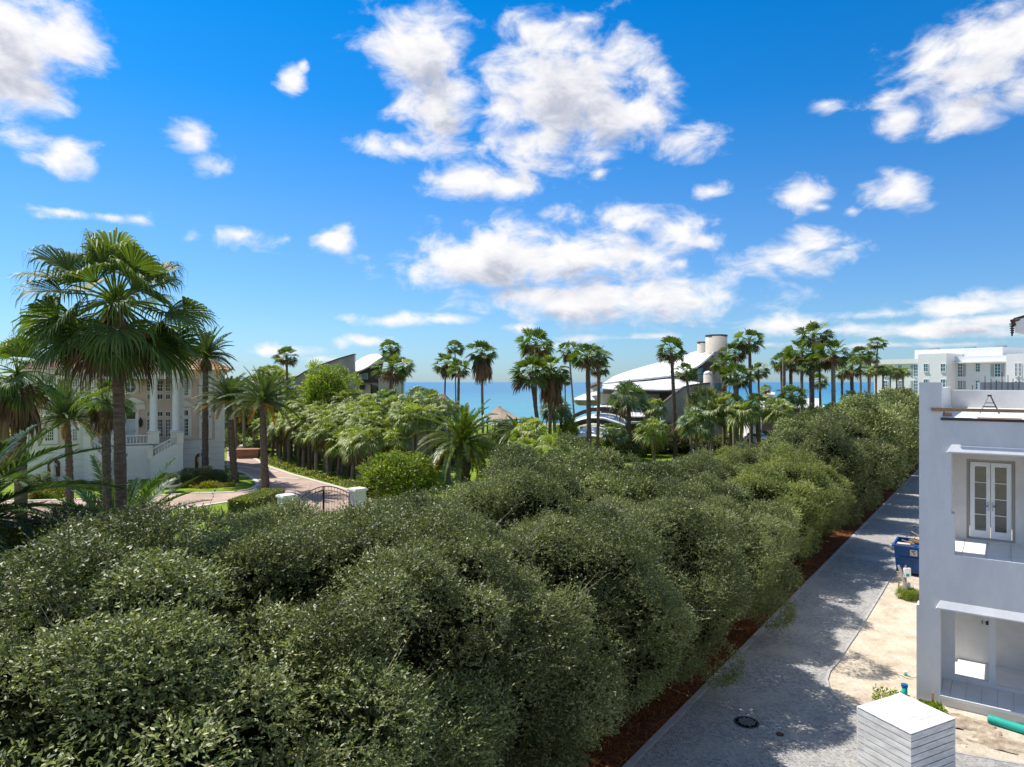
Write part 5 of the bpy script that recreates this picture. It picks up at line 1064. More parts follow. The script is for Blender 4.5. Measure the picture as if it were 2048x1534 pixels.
# west overhang and arches
pprism([(1185, 772), (1204, 765.5), (1204, 775), (1187, 784)], 104, 7, M['concretelight'], 'eave_end', hC); pprism([(1183.5, 772), (1204, 764), (1204, 766), (1184.5, 775)], 103.8, 7.4, M['fascia'], 'eave_edge', hC)
loft('wing_roof', [[(1148, 800, 108), (1170, 801, 108), (1200, 800, 108)], [(1150, 797, 112), (1172, 788, 113), (1201, 783, 113)]], M['roofwhite'], hC, .3)
pprism([(1150, 802), (1200, 802), (1200, 812), (1158, 811)], 109, 4, M['concrete'], 'wing_wall', hC)
def arch(outer, inner, d, depth, m, nm): return pprism(outer + inner[::-1], d, depth, m, nm, hC)
loft('arched_roof', [[(1186, 818, 98), (1210, 814, 98), (1236, 820, 98), (1250, 832, 97), (1300, 834, 97), (1320, 834, 98)], [(1190, 813, 103), (1212, 811, 104), (1240, 811, 104), (1260, 813, 104), (1290, 815, 104), (1316, 821, 104)]], M['roofwhite'], hC, .25)
arch([(1149, 828), (1165, 821), (1184, 815.5), (1202, 814.5), (1220, 816), (1236, 822), (1247, 830), (1251, 836)], [(1151, 835), (1167, 828), (1185, 823), (1202, 822.5), (1218, 824), (1232, 829), (1243, 836), (1250, 842)], 97, .6, M['fascia'], 'arch_fascia')
loft('second_arched_roof', [[(1147, 847, 92), (1165, 840, 92), (1185, 837, 92), (1208, 838, 92), (1230, 845, 91), (1250, 852, 91)], [(1150, 841, 96), (1168, 834, 96), (1190, 828, 97), (1212, 827, 97), (1236, 831, 97), (1251, 840, 97)]], M['roofwhite'], hC, .25)
arch([(1146, 846), (1163, 840), (1185, 837.5), (1208, 840), (1222, 846)], [(1148, 855), (1166, 849), (1185, 846), (1204, 848), (1216, 853)], 91.6, .6, M['fascia'], 'arch_fascia')
loft('third_arched_roof', [[(1128, 884, 84), (1145, 877, 84), (1165, 873, 84), (1195, 874, 84), (1215, 880, 84)], [(1134, 873, 88), (1150, 863, 89), (1172, 856, 90), (1196, 854, 90), (1216, 860, 90)]], M['roofwhite'], hC, .25)
pprism([(1255, 834), (1320, 836), (1320, G0(0, 100)), (1255, G0(0, 100))], 99, 4, M['concrete'], 'lower_wall', hC); pprism([(1258, 844), (1284, 843), (1284, 847), (1258, 848)], 96, 3, M['roofwhite'], 'flat_canopy', hC)
pprism([(1160, 853), (1250, 850), (1250, G0(0, 99)), (1160, G0(0, 99))], 98.5, 2, M['concrete'], 'terrace_wall', hC)
mb = MB()
for x, y, d in ((1246, 754, 112), (1296, 748, 108), (1220, 826, 99)): p = PX(x, y, d); MB().lathe(p, [(.06, -.3), (.06, .5)], 6).build('vent_pipe', M['greymetal'], hC)
pass
# garage building by the car court
hD = thing('garage_building', 'taupe garage building with a white shed roof beside the car court', 'garage', (PX(1575, 0, 122).x, 124, 0))
pprism([(1523, 825), (1592, 818), (1640, 818), (1640, G0(0, 122)), (1523, G0(0, 122))], 121, 8, M['taupe'], 'wall', hD)
pprism([(1588, 816.5), (1640, 816.5), (1640, 821), (1588, 821)], 120.4, 9, M['fascia'], 'fascia', hD)
loft('shed_roof', [[(1588, 816, 120.2), (1610, 816, 120.2), (1641, 816, 120.2)], [(1592, 799, 130), (1612, 797, 130), (1641, 798, 130)]], M['roofwhite'], hD, .3, False)
loft('low_roof', [[(1644, 822, 112), (1670, 826, 112), (1700, 822, 112)], [(1646, 812, 122), (1672, 810, 122), (1700, 808, 122)]], M['roofwhite'], hD, .3)
pprism([(1646, 826), (1698, 826), (1698, G0(0, 114)), (1646, G0(0, 114))], 114, 6, M['taupe'], 'low_wall', hD)
loft('slab_roof', [[(1528, 790, 130), (1540, 791, 130), (1549, 791, 130)], [(1530, 785, 136), (1541, 785, 136), (1550, 787, 136)]], M['roofwhite'], hD, .6)
pprism([(1530, 792), (1548, 792), (1548, 815), (1530, 815)], 131, 4, M['stuccowarm'], 'slab_wall', hD)
w = pprism([(1507, 845), (1524, 842), (1524, G0(0, 120)), (1507, G0(0, 120))], 120.3, 5, M['white'], 'white_end_wall', hD)
# hotel
HP = PX(1841, 764, 135); HP.z = 0; HF = Frame(HP, (.52, -.854), (.854, .52))      # a: towards the camera, b: into the building
hH = thing('hotel', 'white four storey hotel with sage shutters and teal windows at the right', 'building', HF(0, 10, 0))
def ha(px, b=0.0): return HF.hit(px, 764, b)[0]
def hz_(px, py, b=0.0): return HF.hit(px, py, b)[1]
aL, aM, aN = ha(1748), ha(1842), ha(1893, -1.2)
MB(HF).box(aL, aM, 0, 16, 0, hz_(1841, 727)).build('left_wing', M['white'], hH); MB(HF).box(aL - .4, aM, -.4, 16.4, hz_(1841, 727), hz_(1841, 717)).build('left_parapet', M['white'], hH)
MB(HF).box(aM, aN, -1.2, 16, 0, hz_(1843, 708.5)).build('middle_block', M['white'], hH)
zR = hz_(1893, 708.5, -1.2); aS = ha(1914, 2.0); aT = ha(2026, 2.0)
zB = hz_(1914, 713, 2.0); MB(HF).box(aN, aT + .01, 2.0, 16, 0, zB).build('recessed_wing', M['white'], hH)
zaw = hz_(1914, 724, 1.2); MB(HF).box(aN + .01, aT, .9, 1.98, zaw - .25, zaw).build('canopy', M['white'], hH)
MB(HF).box(aT, aT + 12, -.6, 16, 0, zB + .1).build('right_block', M['white'], hH)
MB(HF).box(ha(1824, 4), ha(2005, 5), 5, 14, zR - .6, hz_(1824, 707, 4) + .7).build('penthouse', M['white'], hH)
def hwin(x0, x1, y0, y1, b, sh=(1, 1), ny=4):
    a0, z1 = HF.hit(x0, y0, b); a1, _ = HF.hit(x1, y0, b); _, z0 = HF.hit(x0, y1, b); mb = MB(HF); f = .09
    mb.box(a0 - f, a1 + f, b - .09, b - .001, z1, z1 + f); mb.box(a0 - f, a1 + f, b - .2, b - .001, z0 - .16, z0); mb.box(a0 - f, a0, b - .09, b - .001, z0, z1); mb.box(a1, a1 + f, b - .09, b - .001, z0, z1)
    for j in range(1, ny): z = z0 + (z1 - z0) * j / ny; mb.box(a0, a1, b - .07, b - .03, z - .035, z + .035)
    c = (a0 + a1) / 2; mb.box(c - .03, c + .03, b - .075, b - .03, z0, z1)
    w = mb.build('window', M['white'], hH); MB(HF).box(a0, a1, b - .03, b - .001, z0, z1).build('pane', M['glassblue'], w); sw = (a1 - a0) * .62
    if sh[0]: m = MB(HF); m.box(a0 - f - sw, a0 - f - .01, b - .1, b - .001, z0, z1); [m.box(a0 - f - sw + .05, a0 - f - .06, b - .12, b - .1, z0 + .1 + q * .3, z0 + .25 + q * .3) for q in range(int((z1 - z0 - .3) / .3))]; m.build('shutter', M['shutter'], w)
    if sh[1]: m = MB(HF); m.box(a1 + f + .01, a1 + f + sw, b - .1, b - .001, z0, z1); [m.box(a1 + f + .06, a1 + f + sw - .05, b - .12, b - .1, z0 + .1 + q * .3, z0 + .25 + q * .3) for q in range(int((z1 - z0 - .3) / .3))]; m.build('shutter', M['shutter'], w)
for (y0, y1) in ((730, 753), (761, 786), (794, 812), (820, 838)):
    hwin(1828, 1836.5, y0, y1, 0); hwin(1767, 1775, y0 + 1, y1 - 1, 0, (0, 0)); hwin(1797, 1804, y0 + 1, y1 - 1, 0, (0, 0)) if y0 < 800 else None
    hwin(1848, 1856, y0 - 2, y1 - 10, -1.2, (0, 0), 2); hwin(1882, 1890.5, y0 - 2, y1 - 10, -1.2, (0, 0), 2)
for (y0, y1) in ((727, 753), (762, 778)):
    hwin(1916, 1925, y0, y1, 2.0, (0, 1)); hwin(1952, 1960, y0, y1 - 10 if y0 < 750 else y1, 2.0, (0, 0), 3); hwin(1990, 2001, y0 + 1, y1, 2.0)
    hwin(2030.5, 2034.5, y0, y1 - 1, -.6, (0, 0), 3); hwin(2038.5, 2042.5, y0, y1 - 1, -.6, (0, 0), 3)
mb = MB(HF)
for q, a in enumerate((ha(1858, 6), ha(1930, 6), ha(1990, 6))): mb.box(a, a + 1.6, 6, 7, hz_(1824, 707, 4) + .7, hz_(1824, 707, 4) + 1.0)
mb.build('roof_unit', M['greymetal'], hH)
# grey board wall with rods beyond the terrace
t = thing('grey_site_wall', 'grey blue construction wall with thin upright rods beyond the roof terrace', 'wall', PX(2000, 764, 45) * 1); t.location.z = 0
pprism([(1960, 764.5), (2100, 764), (2100, 800), (1960, 800)], 45, .25, M['greyblue'], 'board_wall', t)
mb = MB()
for x, y in ((1970, 752), (1982, 757), (1993, 760), (2004, 744), (2016, 750), (2026, 757), (2038, 752), (1945, 770)): a = PX(x, y, 44.9); mb.tube([a, Vector((a.x, a.y, PX(x, 790, 44.9).z))], .022, 5)
mb.build('rods', M['iron'], t)
# ---------------------------------------------------------------- near white building at the right
NC = Vector((12.8, 21.46, 0)); NF = Frame(NC, PD, UD)
nb = thing('white_stucco_building', 'unfinished white stucco building with roof terrace, recessed balcony and patio', 'building', NF(0, 0, 0))
W_ = 9.0; LZ = 8.89; FZ = 4.69
mb = MB(NF)
mb.box(-.07, .56, 0, .5, 0, 2.99)                                  # ground pilaster, slightly battered
mb.prism([(0, 2.99), (W_, 2.99), (W_, FZ), (0, FZ)], 0, .5)        # spandrel
mb.prism([(0, FZ), (.93, FZ), (.93, 5.95), (.85, 5.95), (.85, 7.83), (0, 7.83)], 0, .5)
mb.box(0, W_, 0, .5, 7.83, LZ)
mb.box(0, .60, 0, .6, LZ, 9.99); mb.build('front_wall', M['stucco'], nb)
mb = MB(NF)                                                        # side wall facing the lane, with its two openings
mb.box(0, .3, .5, 1.6, 0, 2.99); mb.box(-.07, .3, 1.6, 3.3, 0, .35); mb.box(0, .3, 1.6, 3.3, 2.75, 2.99); mb.box(0, .3, 3.3, 11.2, 0, 2.99)
mb.box(0, .3, .5, 11.2, 2.99, FZ); mb.box(0, .3, .5, .62, FZ, 8.7); mb.box(0, .3, 2.3, 11.2, FZ, 8.7); mb.box(0, .3, .62, 2.3, 7.1, 8.7)
mb.build('side_wall', M['stucco'], nb)
mb = MB(NF); mb.box(0, .27, .6, 11.2, LZ, 9.78); mb.box(.27, W_, 10.9, 11.2, LZ, 9.65); mb.build('parapet', M['stuccowarm'], nb, bevel=.015)
mb = MB(NF); mb.box(.3, W_, .5, 11.2, 8.7, LZ - .004); mb.build('terrace_deck', M['white'], nb)
MB(NF).box(.58, W_, -.03, .02, LZ - .07, LZ + .012).build('deck_edge', M['fascia'], nb)
# sloping drip ledges
for a0, z, nm in ((.74, 7.83, 'upper_ledge'), (.45, 2.99, 'lower_ledge')):
    mb = MB(NF); n = len([0]); P = [(a0 + .0, z), (a0 + .1, z + .24)]
    vs = [NF(a0, -.11, z), NF(W_, -.11, z), NF(W_, -.11, z + .04), NF(a0 + .03, -.11, z + .04), NF(a0, -.002, z), NF(W_, -.002, z), NF(W_, -.002, z + .26), NF(a0 + .12, -.002, z + .26)]
    mb.add(vs, [(0, 1, 2, 3), (3, 2, 6, 7), (0, 3, 7, 4), (1, 5, 6, 2), (0, 4, 5, 1), (4, 7, 6, 5)]); mb.build(nm, M['stucco'], nb)
# balcony
mb = MB(NF); mb.box(.3, W_, .5, 3.0, FZ - .25, FZ); mb.box(.93, W_, 0.01, .5, FZ, FZ + .012); mb.build('balcony_floor', M['white'], nb)
mb = MB(NF)
for k in range(9): a = 1.1 + k * .62; mb.box(a, a + .012, .02, 2.69, FZ + .013, FZ + .018)
mb.build('tile_joints', M['concretelight'], nb)
dA0, dA1, dZ0, dZ1 = 1.24, 2.365, 4.80, 7.32
mb = MB(NF); mb.box(.3, dA0 - .1, 2.7, 3.0, FZ, 8.7); mb.box(dA1 + .1, W_, 2.7, 3.0, FZ, 8.7); mb.box(dA0 - .1, dA1 + .1, 2.7, 3.0, FZ, dZ0 - .06); mb.box(dA0 - .1, dA1 + .1, 2.7, 3.0, dZ1 + .1, 8.7); mb.box(.3, W_, .5, 2.7, 8.45, 8.7)
mb.build('balcony_back_wall', M['stuccowarm'], nb)
mb = MB(NF); mb.box(dA0 - .1, dA0 - .02, 2.74, 2.9, dZ0 - .06, dZ1 + .1); mb.box(dA1 + .02, dA1 + .1, 2.74, 2.9, dZ0 - .06, dZ1 + .1); mb.box(dA0 - .02, dA1 + .02, 2.74, 2.9, dZ1 + .02, dZ1 + .1); mb.box(dA0 - .02, dA1 + .02, 2.72, 2.9, dZ0 - .06, dZ0 - .01); 
mb.build('door_casing', M['concrete'], nb)
mc = (dA0 + dA1) / 2
for s, (x0, x1) in enumerate(((dA0, mc - .008), (mc + .008, dA1))):
    g0, g1 = x0 + (.13 if s == 0 else .11), x1 - (.11 if s == 0 else .13); mb = MB(NF)
    mb.box(x0, g0, 2.76, 2.82, dZ0, dZ1); mb.box(g1, x1, 2.76, 2.82, dZ0, dZ1); mb.box(g0, g1, 2.76, 2.82, dZ0, dZ0 + .24); mb.box(g0, g1, 2.76, 2.82, dZ1 - .14, dZ1)
    gz0, gz1 = dZ0 + .24, dZ1 - .14
    for k in range(1, 4): z = gz0 + (gz1 - gz0) * k / 4; mb.box(g0, g1, 2.765, 2.80, z - .012, z + .012)
    d = mb.build('door', M['white'], nb); MB(NF).box(g0, g1, 2.785, 2.795, gz0, gz1).build('pane', M['doorglass'], d)
    hx = x1 - .05 if s == 0 else x0 + .05; m = MB(NF); m.box(hx - .02, hx + .02, 2.745, 2.76, 5.72, 6.02); m.bar(NF(hx, 2.75, 5.88), NF(hx, 2.70, 5.88), .012); m.bar(NF(hx, 2.70, 5.88), NF(hx + (-.12 if s == 0 else .12), 2.70, 5.88), .012); h = m.build('handle', M['chrome'], d)
    m = MB(NF); m.box(min(hx, hx + (-.1 if s == 0 else .1)), max(hx, hx + (-.1 if s == 0 else .1)), 2.685, 2.698, 5.86, 5.90); m.build('protective_tape', M['tape'], d)
# room behind the door with a stair flight catching light through glass
mb = MB(NF); mb.box(.5, W_, 5.5, 5.7, FZ, 8.6); mb.build('inner_wall', M['stuccowarm'], nb)
# ground patio
mb = MB(NF); mb.box(.3, W_, .5, 3.9, 0, .3); mb.box(.56, W_, .0, .5, 0, .3); mb.build('patio_slab', M['stuccowarm'], nb); MB(NF).box(.565, W_, -.03, 0, .22, .312).build('slab_nosing', M['white'], nb)
mb = MB(NF); mb.box(.565, W_, 0, 1.49, .302, .315); mb.build('patio_tiles', M['stucco'], nb); mb = MB(NF)
for k in range(12): a = .8 + k * .4; mb.box(a, a + .01, .01, 1.48, .316, .319)
mb.build('tile_joints', M['concrete'], nb)
mb = MB(NF); mb.box(.3, .87, 1.5, 1.65, .3, 2.75); mb.box(1.78, 1.95, 1.5, 1.65, .3, 2.75); mb.box(.87, 1.78, 1.5, 1.65, .3, .48); mb.box(1.95, W_, 1.5, 1.65, .3, .42); mb.box(.3, W_, 1.5, 1.65, 2.75, 2.99); mb.build('inner_frame', M['stucco'], nb)
mb = MB(NF); mb.box(.3, W_, 3.4, 3.9, .3, 2.99); mb.box(.3, W_, .5, 3.9, 2.8, 2.99) if False else None; mb.build('patio_back_wall', M['stuccowarm'], nb); MB(NF).box(.87, W_, 1.65, 3.4, .3, .40).build('inner_floor', M['white'], nb)
mb = MB(NF); mb.box(1.55, 1.57, 3.37, 3.4, 1.75, 1.86); mb.box(1.66, 1.74, 3.37, 3.4, 1.74, 1.86); mb.build('outlet_holes', M['black'], nb)
mb = MB(NF)
for (a, r, z, p1, p2, p3) in ((.42, 1.2, 9.55, (0, .05, -.2), (.05, 0, -.5), (.02, .02, -.6)), (2.9, 10.88, 9.3, (.1, -.05, -.05), (.35, -.1, -.2), (.3, -.1, -.3))):
    b = NF(a, r, z); mb.tube([b, b + Vector(p1), b + Vector(p2), b + Vector(p3)], .015, 5)
mb.build('loose_cable', M['black'], nb)
# things on the terrace
mb = MB(NF); mb.box(.33, 6.5, -.085, -.04, 9.10, 9.20); tag(mb.build('scaffold_plank', M['lumber']), 'long brown timber plank across the edge of the roof terrace', 'plank')
mb = MB(NF); mb.box(1.5, 2.6, .35, .42, LZ, LZ + .03); tag(mb.build('thin_batten', M['lumber']), 'thin wooden batten lying on the white terrace deck', 'batten')
c = NF(1.75, 4.6, LZ); t = thing('step_ladder', 'small dark folding step ladder standing on the roof terrace', 'ladder', c); ap = c + UP * .62
for s in (-1, 1):
    mb = MB(); 
    for q in (-1, 1): mb.bar(c + PD * .28 * s + UD * .16 * q, ap + PD * .03 * s + UD * .1 * q, .02)
    mb.build('leg_frame', M['greymetal'] if s < 0 else M['fascia'], t)
mb = MB(Frame(c, PD, UD)); mb.box(-.2, .2, -.16, .16, .22, .25); mb.box(-.13, .13, -.14, .14, .36, .38); mb.box(-.06, .06, -.12, .12, .6, .66); mb.build('treads', M['fascia'], t)
c = NF(.62, 1.4, LZ); mb = MB(Frame(c + UP * .0, (1, .1), (-.1, 1))); mb.box(-.12, .16, -.1, .1, 0.0, .12); mb.box(-.16, -.06, -.05, .2, .12, .2); tag(mb.build('wood_block', M['lumber']), 'small wooden blocks left beside the corner parapet', 'wood blocks')
# neighbouring eave at the upper right
ev = thing('tiled_eave', 'corner of a white roof eave with a dark carved bracket at the right edge', 'roof eave', PX(2040, 665, 9) )
A = PX(2030, 641, 9); d1 = Vector((.9, -.25, .30)); d2 = Vector((1.0, .9, .0))
def slabv(A, u, v, w): return [A, A + u, A + u + v, A + v, A + w, A + u + w, A + u + v + w, A + v + w]
BX = [(3, 2, 1, 0), (4, 5, 6, 7), (0, 1, 5, 4), (1, 2, 6, 5), (2, 3, 7, 6), (3, 0, 4, 7)]
MB().add(slabv(A + UP * -.16, d1, d2, UP * .16), BX).build('soffit', M['white'], ev); MB().add(slabv(A + UP * .002 - d1 * .02, d1 * 1.05, d2, UP * .035), BX).build('roof_edge', M['fascia'], ev)
mb = MB(); q = PX(2024, 642, 9.0); mb.bar(q + UP * .02, q - UP * .06 + Vector((.03, 0, 0)), .025, n=8)
for k in range(5): z = q - UP * (.05 + k * .028) ; mb.tube([z + Vector((-.035 + k * .004, 0, .012)), z + Vector((0, -.02, 0)), z + Vector((.035 - k * .004, 0, .012))], .009, 6)
mb.bar(q, q - UP * .2, .011, n=6); mb.bar(q + Vector((.0, 0, .0)), A + d1 * .05, .02); mb.build('carved_bracket', M['fascia'], ev)
# ---------------------------------------------------------------- slatted enclosure
sb = thing('slatted_box', 'white slatted timber enclosure standing on the sand at the bottom right', 'enclosure', (10, 16.9, 0))
fc = Vector((9.53, 16.3, 0)); ux = Vector((.9, .44, 0)); uy = Vector((-.39, .92, 0)); SF = Frame(fc, ux, uy); SL, SW, SH = 1.73, 1.52, 1.60
n = 9; hgt = (SH - .04) / n
for nm, fn in (('front_boards', lambda mb, z0, z1: mb.box(.02, SL, 0, .02, z0, z1)), ('side_boards', lambda mb, z0, z1: mb.box(0, .02, .0, SW, z0, z1)), ('back_boards', lambda mb, z0, z1: mb.box(.02, SL, SW - .02, SW, z0, z1)), ('far_side_boards', lambda mb, z0, z1: mb.box(SL - .02, SL, .02, SW - .02, z0, z1))):
    mb = MB(SF)
    for k in range(n): fn(mb, .02 + k * hgt, .02 + (k + 1) * hgt - .022)
    mb.build(nm, M['woodwhite'], sb)
mb = MB(SF)
for k in range(9): w = SW / 9; mb.box(-.01, SL + .01, k * w - .005, (k + 1) * w - .012, SH - .02, SH)
mb.build('lid_boards', M['woodwhite'], sb)
mb = MB(SF)
for x, y in ((.03, .03), (SL - .09, .03), (.03, SW - .09), (SL - .09, SW - .09)): mb.box(x, x + .06, y, y + .06, 0, SH - .025)
for k in range(4): mb.box(.1 + k * .5, .15 + k * .5, .03, SW - .03, SH - .07, SH - .022)
mb.build('posts', M['woodwhite'], sb); mb = MB(SF); mb.box(.15, SL - .15, .15, SW - .15, .02, SH - .25); mb.build('dark_gap_backing', M['iron'], sb)  # inner box coloured dark to give the board gaps their shade
# dumpster
dp = GD(1793, 1147); DF = Frame(dp, PD, UD); t = thing('dumpster', 'blue steel dumpster piled with scrap wood beside the lane', 'dumpster', dp); h = 1.5
mb = MB(DF)
def trap(mb, a0, a1, b0, b1, z0, z1, e=0.0): mb.add([DF(a0 + e, b0 + e, z0), DF(a1 - e, b0 + e, z0), DF(a1 - e, b1, z0), DF(a0 + e, b1, z0), DF(a0, b0, z1), DF(a1, b0, z1), DF(a1, b1, z1), DF(a0, b1, z1)], [(3, 2, 1, 0), (0, 1, 5, 4), (1, 2, 6, 5), (2, 3, 7, 6), (3, 0, 4, 7)])
trap(mb, -.12, 2.3, -.1, 2.2, .12, h, .12); mb.add([DF(-.02, 0, h - .3), DF(2.2, 0, h - .3), DF(2.2, 2.1, h - .3), DF(-.02, 2.1, h - .3)], [(0, 1, 2, 3)]); mb.build('body', M['blue'], t)
mb = MB(DF); mb.box(-.2, 2.38, -.18, -.1, h - .08, h + .02); mb.box(-.2, -.12, -.1, 2.2, h - .08, h + .02); mb.box(-.13, 2.31, -.12, -.07, .86, .93)
for a in (.75, 1.45): mb.box(a, a + .07, -.1, .0, .2, .86)
mb.build('rim', M['blue'], t)
o = MB(DF).box(.62, .95, -.13, -.115, 1.05, 1.36).build('sticker', M['paper'], t); mb = MB(DF); mb.prism([(.68, 1.3), (.72, 1.31), (.86, 1.14), (.82, 1.12)], -.136, -.13); mb.prism([(.75, 1.31), (.86, 1.30), (.86, 1.25), (.8, 1.27)], -.136, -.13); mb.build('printed_mark', M['black'], o)
o = MB(DF).box(1.25, 1.75, -.13, -.115, 1.02, 1.38).build('sticker', M['paper'], t); mb = MB(DF); [mb.box(1.3, 1.7 - .08 * (k % 2), -.136, -.13, 1.08 + k * .07, 1.10 + k * .07) for k in range(4)]; mb.build('printed_lines', M['redpaint'], o)
rd = random.Random(3)
for lab, cnt, lm in (('heap of scrap boards and card in the blue dumpster', 26, 'lumber'),):
    mb = MB(DF)
    for k in range(cnt): a, b, an, L = rd.uniform(.3, 1.8), rd.uniform(.2, 1.6), rd.uniform(0, 3), rd.uniform(.3, .8); c = DF(a, b, h - .22 + rd.uniform(0, .42)); v = Vector((math.cos(an), math.sin(an), rd.uniform(-.2, .4))) * L; mb.bar(c, c + v, .035)
    tag(mb.build('scrap_wood', M['lumber']), lab, 'scrap wood')
mb = MB(DF); mb.box(.0, .6, .1, .5, h - .28, h + .06); tag(mb.build('cardboard_box', M['paper']), 'pale cardboard box at the left corner of the dumpster load', 'box')
# leaning planks, meter box, stake
b = GD(1822, 1200); t = thing('leaning_planks', 'bundle of grey planks leaning beside the dumpster', 'planks', b)
for k in range(3): q = b + Vector((-.12 + k * .11, .1 * k, 0)); tt = q + Vector((-.30, .35, 1.5 - k * .12)); mb = MB(); mb.add(slabv(q, Vector((.1, 0, 0)), Vector((0, .03, .0)), tt - q), BX); mb.build('plank', M['greymetal'] if k == 1 else M['concretelight'], t)
b = GD(1812, 1196); t = thing('meter_post', 'grey electric meter box with green panel on a post on the sand', 'meter box', b); fr = Frame(b, (1, 0), (0, 1)); MB(fr).box(-.03, .03, 0, .06, 0, 1.5).build('post', M['lumber'], t); MB(fr).box(-.15, .15, -.1, -.001, .25, .72).build('meter_box', M['greymetal'], t); mb = MB(fr); mb.box(-.13, .17, -.1, -.001, .98, 1.4); mb.build('upper_box', M['white'], t); MB(fr).box(-.05, .1, -.105, -.1, .9 + .12, 1.15).build('green_panel', M['greenpanel'], t)
b = GD(1797, 1186); tag(MB().tube([b, b + UP * .62 + Vector((.02, 0, 0))], .03, 5).build('survey_stake', M['lumber']), 'thin wooden stake stuck in the sand left of the meter box', 'stake')
b = NF(.38, -.25, 0); tag(MB().tube([b, b + UP * .42], .03, 4).build('survey_stake', M['lumber']), 'short wooden stake at the foot of the white pilaster', 'stake')
# pipes
b = GD(1809, 1400); t = thing('capped_riser_pipe', 'upright teal pipe with a blue cap in the sand', 'pipe', b); MB().tube([b - UP * .1, b + UP * .42], .085, 16).build('pipe', M['teal'], t, True); MB().tube([b + UP * .42, b + UP * .50], [.1, .098], 16).build('cap', M['bluecap'], t)
b = GD(1811, 1351); t = thing('small_riser_pipe', 'short teal pipe stub with a white cap beside the blue capped one', 'pipe', b); MB().tube([b - UP * .1, b + UP * .09], .055, 14).build('pipe', M['teal'], t, True); MB().tube([b + UP * .09, b + UP * .15], .06, 14).build('cap', M['white'], t)
A = GD(1977, 1437, .12); Bp = NF(6.0, -1.4, .12); A2 = A + (Bp - A).normalized() * 0; mb = MB(); mb.tube([A, A + (Bp - A).normalized() * 4.5], .12, 16); tag(mb.build('green_pipe', M['teal']), 'long teal drain pipe lying along the patio edge', 'pipe')
mb = MB(); p = GD(1808, 1352); mb.tube([p + Vector((-.2, .2, .04)), p + Vector((-.3, -.1, .12)), p + Vector((-.05, -.25, .03)), p + Vector((.3, -.2, .05))], .012, 5); tag(mb.build('loose_wire', M['lumber']), 'bent brown wire lying around the short pipe stub', 'wire')
# manhole covers
b = GD(1493, 1447); t = thing('manhole_cover', 'large round cast iron manhole cover in the shaded cobbles', 'manhole cover', b + UP * .03); c = b + UP * .0
MB().lathe(c, [(.36, .0), (.36, .042), (.30, .042), (.30, .036), (.0, .036)], 32).build('frame_ring', M['iron'], t); mb = MB()
for i in range(-4, 5):
    for j in range(-4, 5):
        if i * i + j * j < 17: q = c + Vector((i * .062, j * .062, .037)); mb.add(slabv(q, Vector((.036, 0, 0)), Vector((0, .036, 0)), UP * .012), BX)
mb.build('lid', M['greymetal'], t)
b = GD(1560, 1471); t = thing('valve_cover', 'small round iron valve cover right of the manhole cover', 'valve cover', b); MB().lathe(b, [(.11, .0), (.11, .043), (.08, .043), (.08, .038), (0, .038)], 20).build('ring', M['iron'], t); MB().lathe(b, [(.06, .038), (.06, .046), (0, .046)], 14).build('lid', M['niche'], t)
b = GD(1287, 1407) + UP * .08; mb = MB(); mb.add([b, b + Vector((.12, .02, .03)), b + Vector((.10, .12, .01)), b + Vector((-.02, .1, .06))], [(0, 1, 2, 3)]); o = mb.build('paper_scrap', M['paper']); s = o.modifiers.new('s', 'SOLIDIFY'); s.thickness = .004; tag(o, 'small white scrap of paper on the pine straw', 'litter')
# clods of soil and weeds on the site sand
ns_ = np.random.default_rng(12)
def soil_mound(cx, cy, w, h, hz, sd):
    c = GD(cx, cy); n = 46; r = np.random.default_rng(sd); G = r.uniform(0, 1, (n, n)); G2 = np.kron(r.uniform(0, 1, (9, 9)), np.ones((6, 6)))[:n, :n]
    for _ in range(2): G2 = (G2 + np.roll(G2, 1, 0) + np.roll(G2, 1, 1) + np.roll(G2, -1, 0) + np.roll(G2, -1, 1)) / 5
    u = np.linspace(-1, 1, n); X, Y = np.meshgrid(u, u); m = np.clip(1 - (X ** 2 + Y ** 2) * (1 + 2.2 * (G2 - .5)), -.3, 1); Z = hz * m * (.35 + .9 * G2 + .35 * G) - .01
    V = np.stack([(X * w).ravel(), (Y * h).ravel(), Z.ravel()], 1); k = np.arange((n - 1) * n).reshape(n - 1, n)[:, :-1].ravel(); Q = np.stack([k, k + 1, k + n + 1, k + n], 1)
    me = np_mesh('disturbed_soil', V, Q, [M['soil']], smooth=False); o = link(bpy.data.objects.new('disturbed_soil', me)); o.location = c; o.rotation_euler = (0, 0, -.6); tag(o, kind='stuff')
M['soil'] = mat('dug_soil', (.54, .45, .34), (.27, .21, .15), 3, .95, .9, 30, spec=.05, dist=.03)
soil_mound(1940, 1450, .75, .5, .10, 3); soil_mound(2010, 1490, .9, .45, .09, 4); soil_mound(1905, 1478, .35, .3, .05, 5)
cover('sparse_weeds', [GD(1745, 1375), GD(1800, 1385), GD(1830, 1400)], 1.2, .10, 350, L_['yellow'], .09)
cover('sparse_weeds', [GD(1838, 1408), GD(1885, 1418)], .5, .16, 900, L_['yellow'], .12)
mm = mat('wet_sand_relief', (.47, .37, .26), (.30, .23, .155), 1.2, .95, .8, 7, dist=.12)
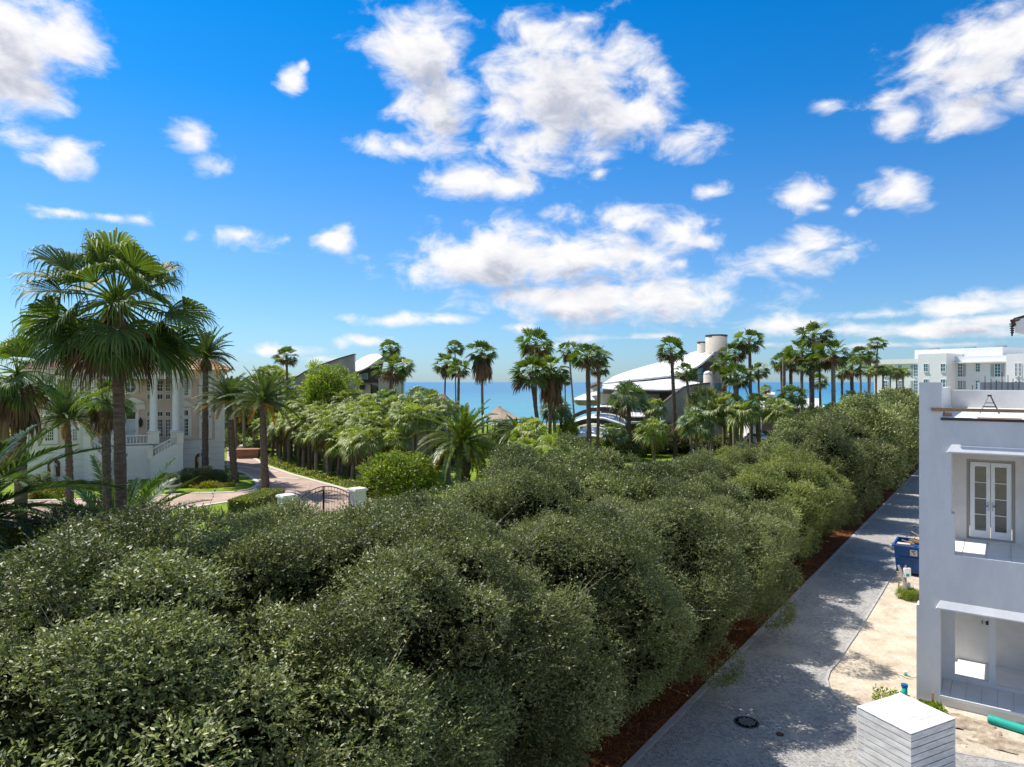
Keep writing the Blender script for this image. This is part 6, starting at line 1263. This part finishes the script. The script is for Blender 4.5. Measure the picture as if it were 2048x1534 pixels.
# ---------------------------------------------------------------- parked car
c0 = GD(1517, 888); CF = Frame(Vector((c0.x, c0.y, .03)), (.86, .5), (-.5, .86))    # a: along the car towards its nose, b: across
car = thing('parked_car', 'white sport utility car parked on the brick court behind the low palms', 'car', CF(0, 1, 0)); Lc, Wc = 4.7, 1.95
CF = Frame(CF(-2.3, 0, 0), (.5, -.86), (.86, .5)); c1 = GD(1519, 890)
CF = Frame(Vector((c1.x - 1.2, c1.y + 3.6, .03)), (.35, -.94), (.94, .35))
def prof(mb, pts, b0, b1, ins=0.0):
    n = len(pts); vs = []
    for b, s in ((b0, 1), (b1, -1)): vs += [CF(a, b + s * ins * max(0, (z - .95) / .8), z) for a, z in pts]
    mb.add(vs, [tuple(range(n)), tuple(range(2 * n - 1, n - 1, -1))] + [(i, i + n, (i + 1) % n + n, (i + 1) % n) for i in range(n)])
mb = MB(); prof(mb, [(0, .45), (.05, 1.0), (.15, 1.15), (1.0, 1.25), (3.4, 1.18), (4.45, 1.02), (4.68, .8), (4.7, .35), (4.5, .3), (.2, .3)], 0, Wc)
mb.build('body', M['carwhite'], car, bevel=.06); mb = MB(); prof(mb, [(.3, 1.2), (.6, 1.68), (1.0, 1.76), (2.3, 1.75), (2.6, 1.66), (3.35, 1.18)], .06, Wc - .06, .16); cab = mb.build('cabin', M['carwhite'], car, bevel=.03)
mb = MB(); mb.add([CF(3.30, .2, 1.23), CF(3.30, Wc - .2, 1.23), CF(2.68, Wc - .32, 1.65), CF(2.68, .32, 1.65)], [(0, 1, 2, 3)]); o = mb.build('windscreen', M['glassblue'], cab); s = o.modifiers.new('s', 'SOLIDIFY'); s.thickness = .05
for b in (.09, Wc - .09):
    mb = MB(); e = -.03 if b < 1 else .03; i_ = .12 if b < 1 else -.12; mb.add([CF(.6, b + e, 1.25), CF(3.0, b + e, 1.22), CF(2.45, b + i_ + e, 1.62), CF(.85, b + i_ + e, 1.66)], [(0, 1, 2, 3)]); o = mb.build('side_window', M['glassdark'], cab); s = o.modifiers.new('s', 'SOLIDIFY'); s.thickness = .04
for a in (.95, 3.75):
    for b in (.12, Wc - .12):
        mb = MB(); mb.tube([CF(a, b - .12, .36), CF(a, b + .12, .36)], .36, 18); w = mb.build('wheel', M['rubber'], car); mb = MB(); mb.tube([CF(a, b - .135, .36), CF(a, b + .135, .36)], .2, 14); mb.build('rim', M['chrome'], w)
for b in (.28, Wc - .28): MB(CF).box(4.6, 4.71, b - .2, b + .2, .72, .88).build('headlight', M['glassblue'], car)
MB(CF).box(4.68, 4.73, .6, Wc - .6, .5, .75).build('grille', M['black'], car)
for b in (-.15, Wc + .02): MB(CF).box(2.95, 3.15, b, b + .14, 1.15, 1.3).build('mirror', M['carwhite'], car)
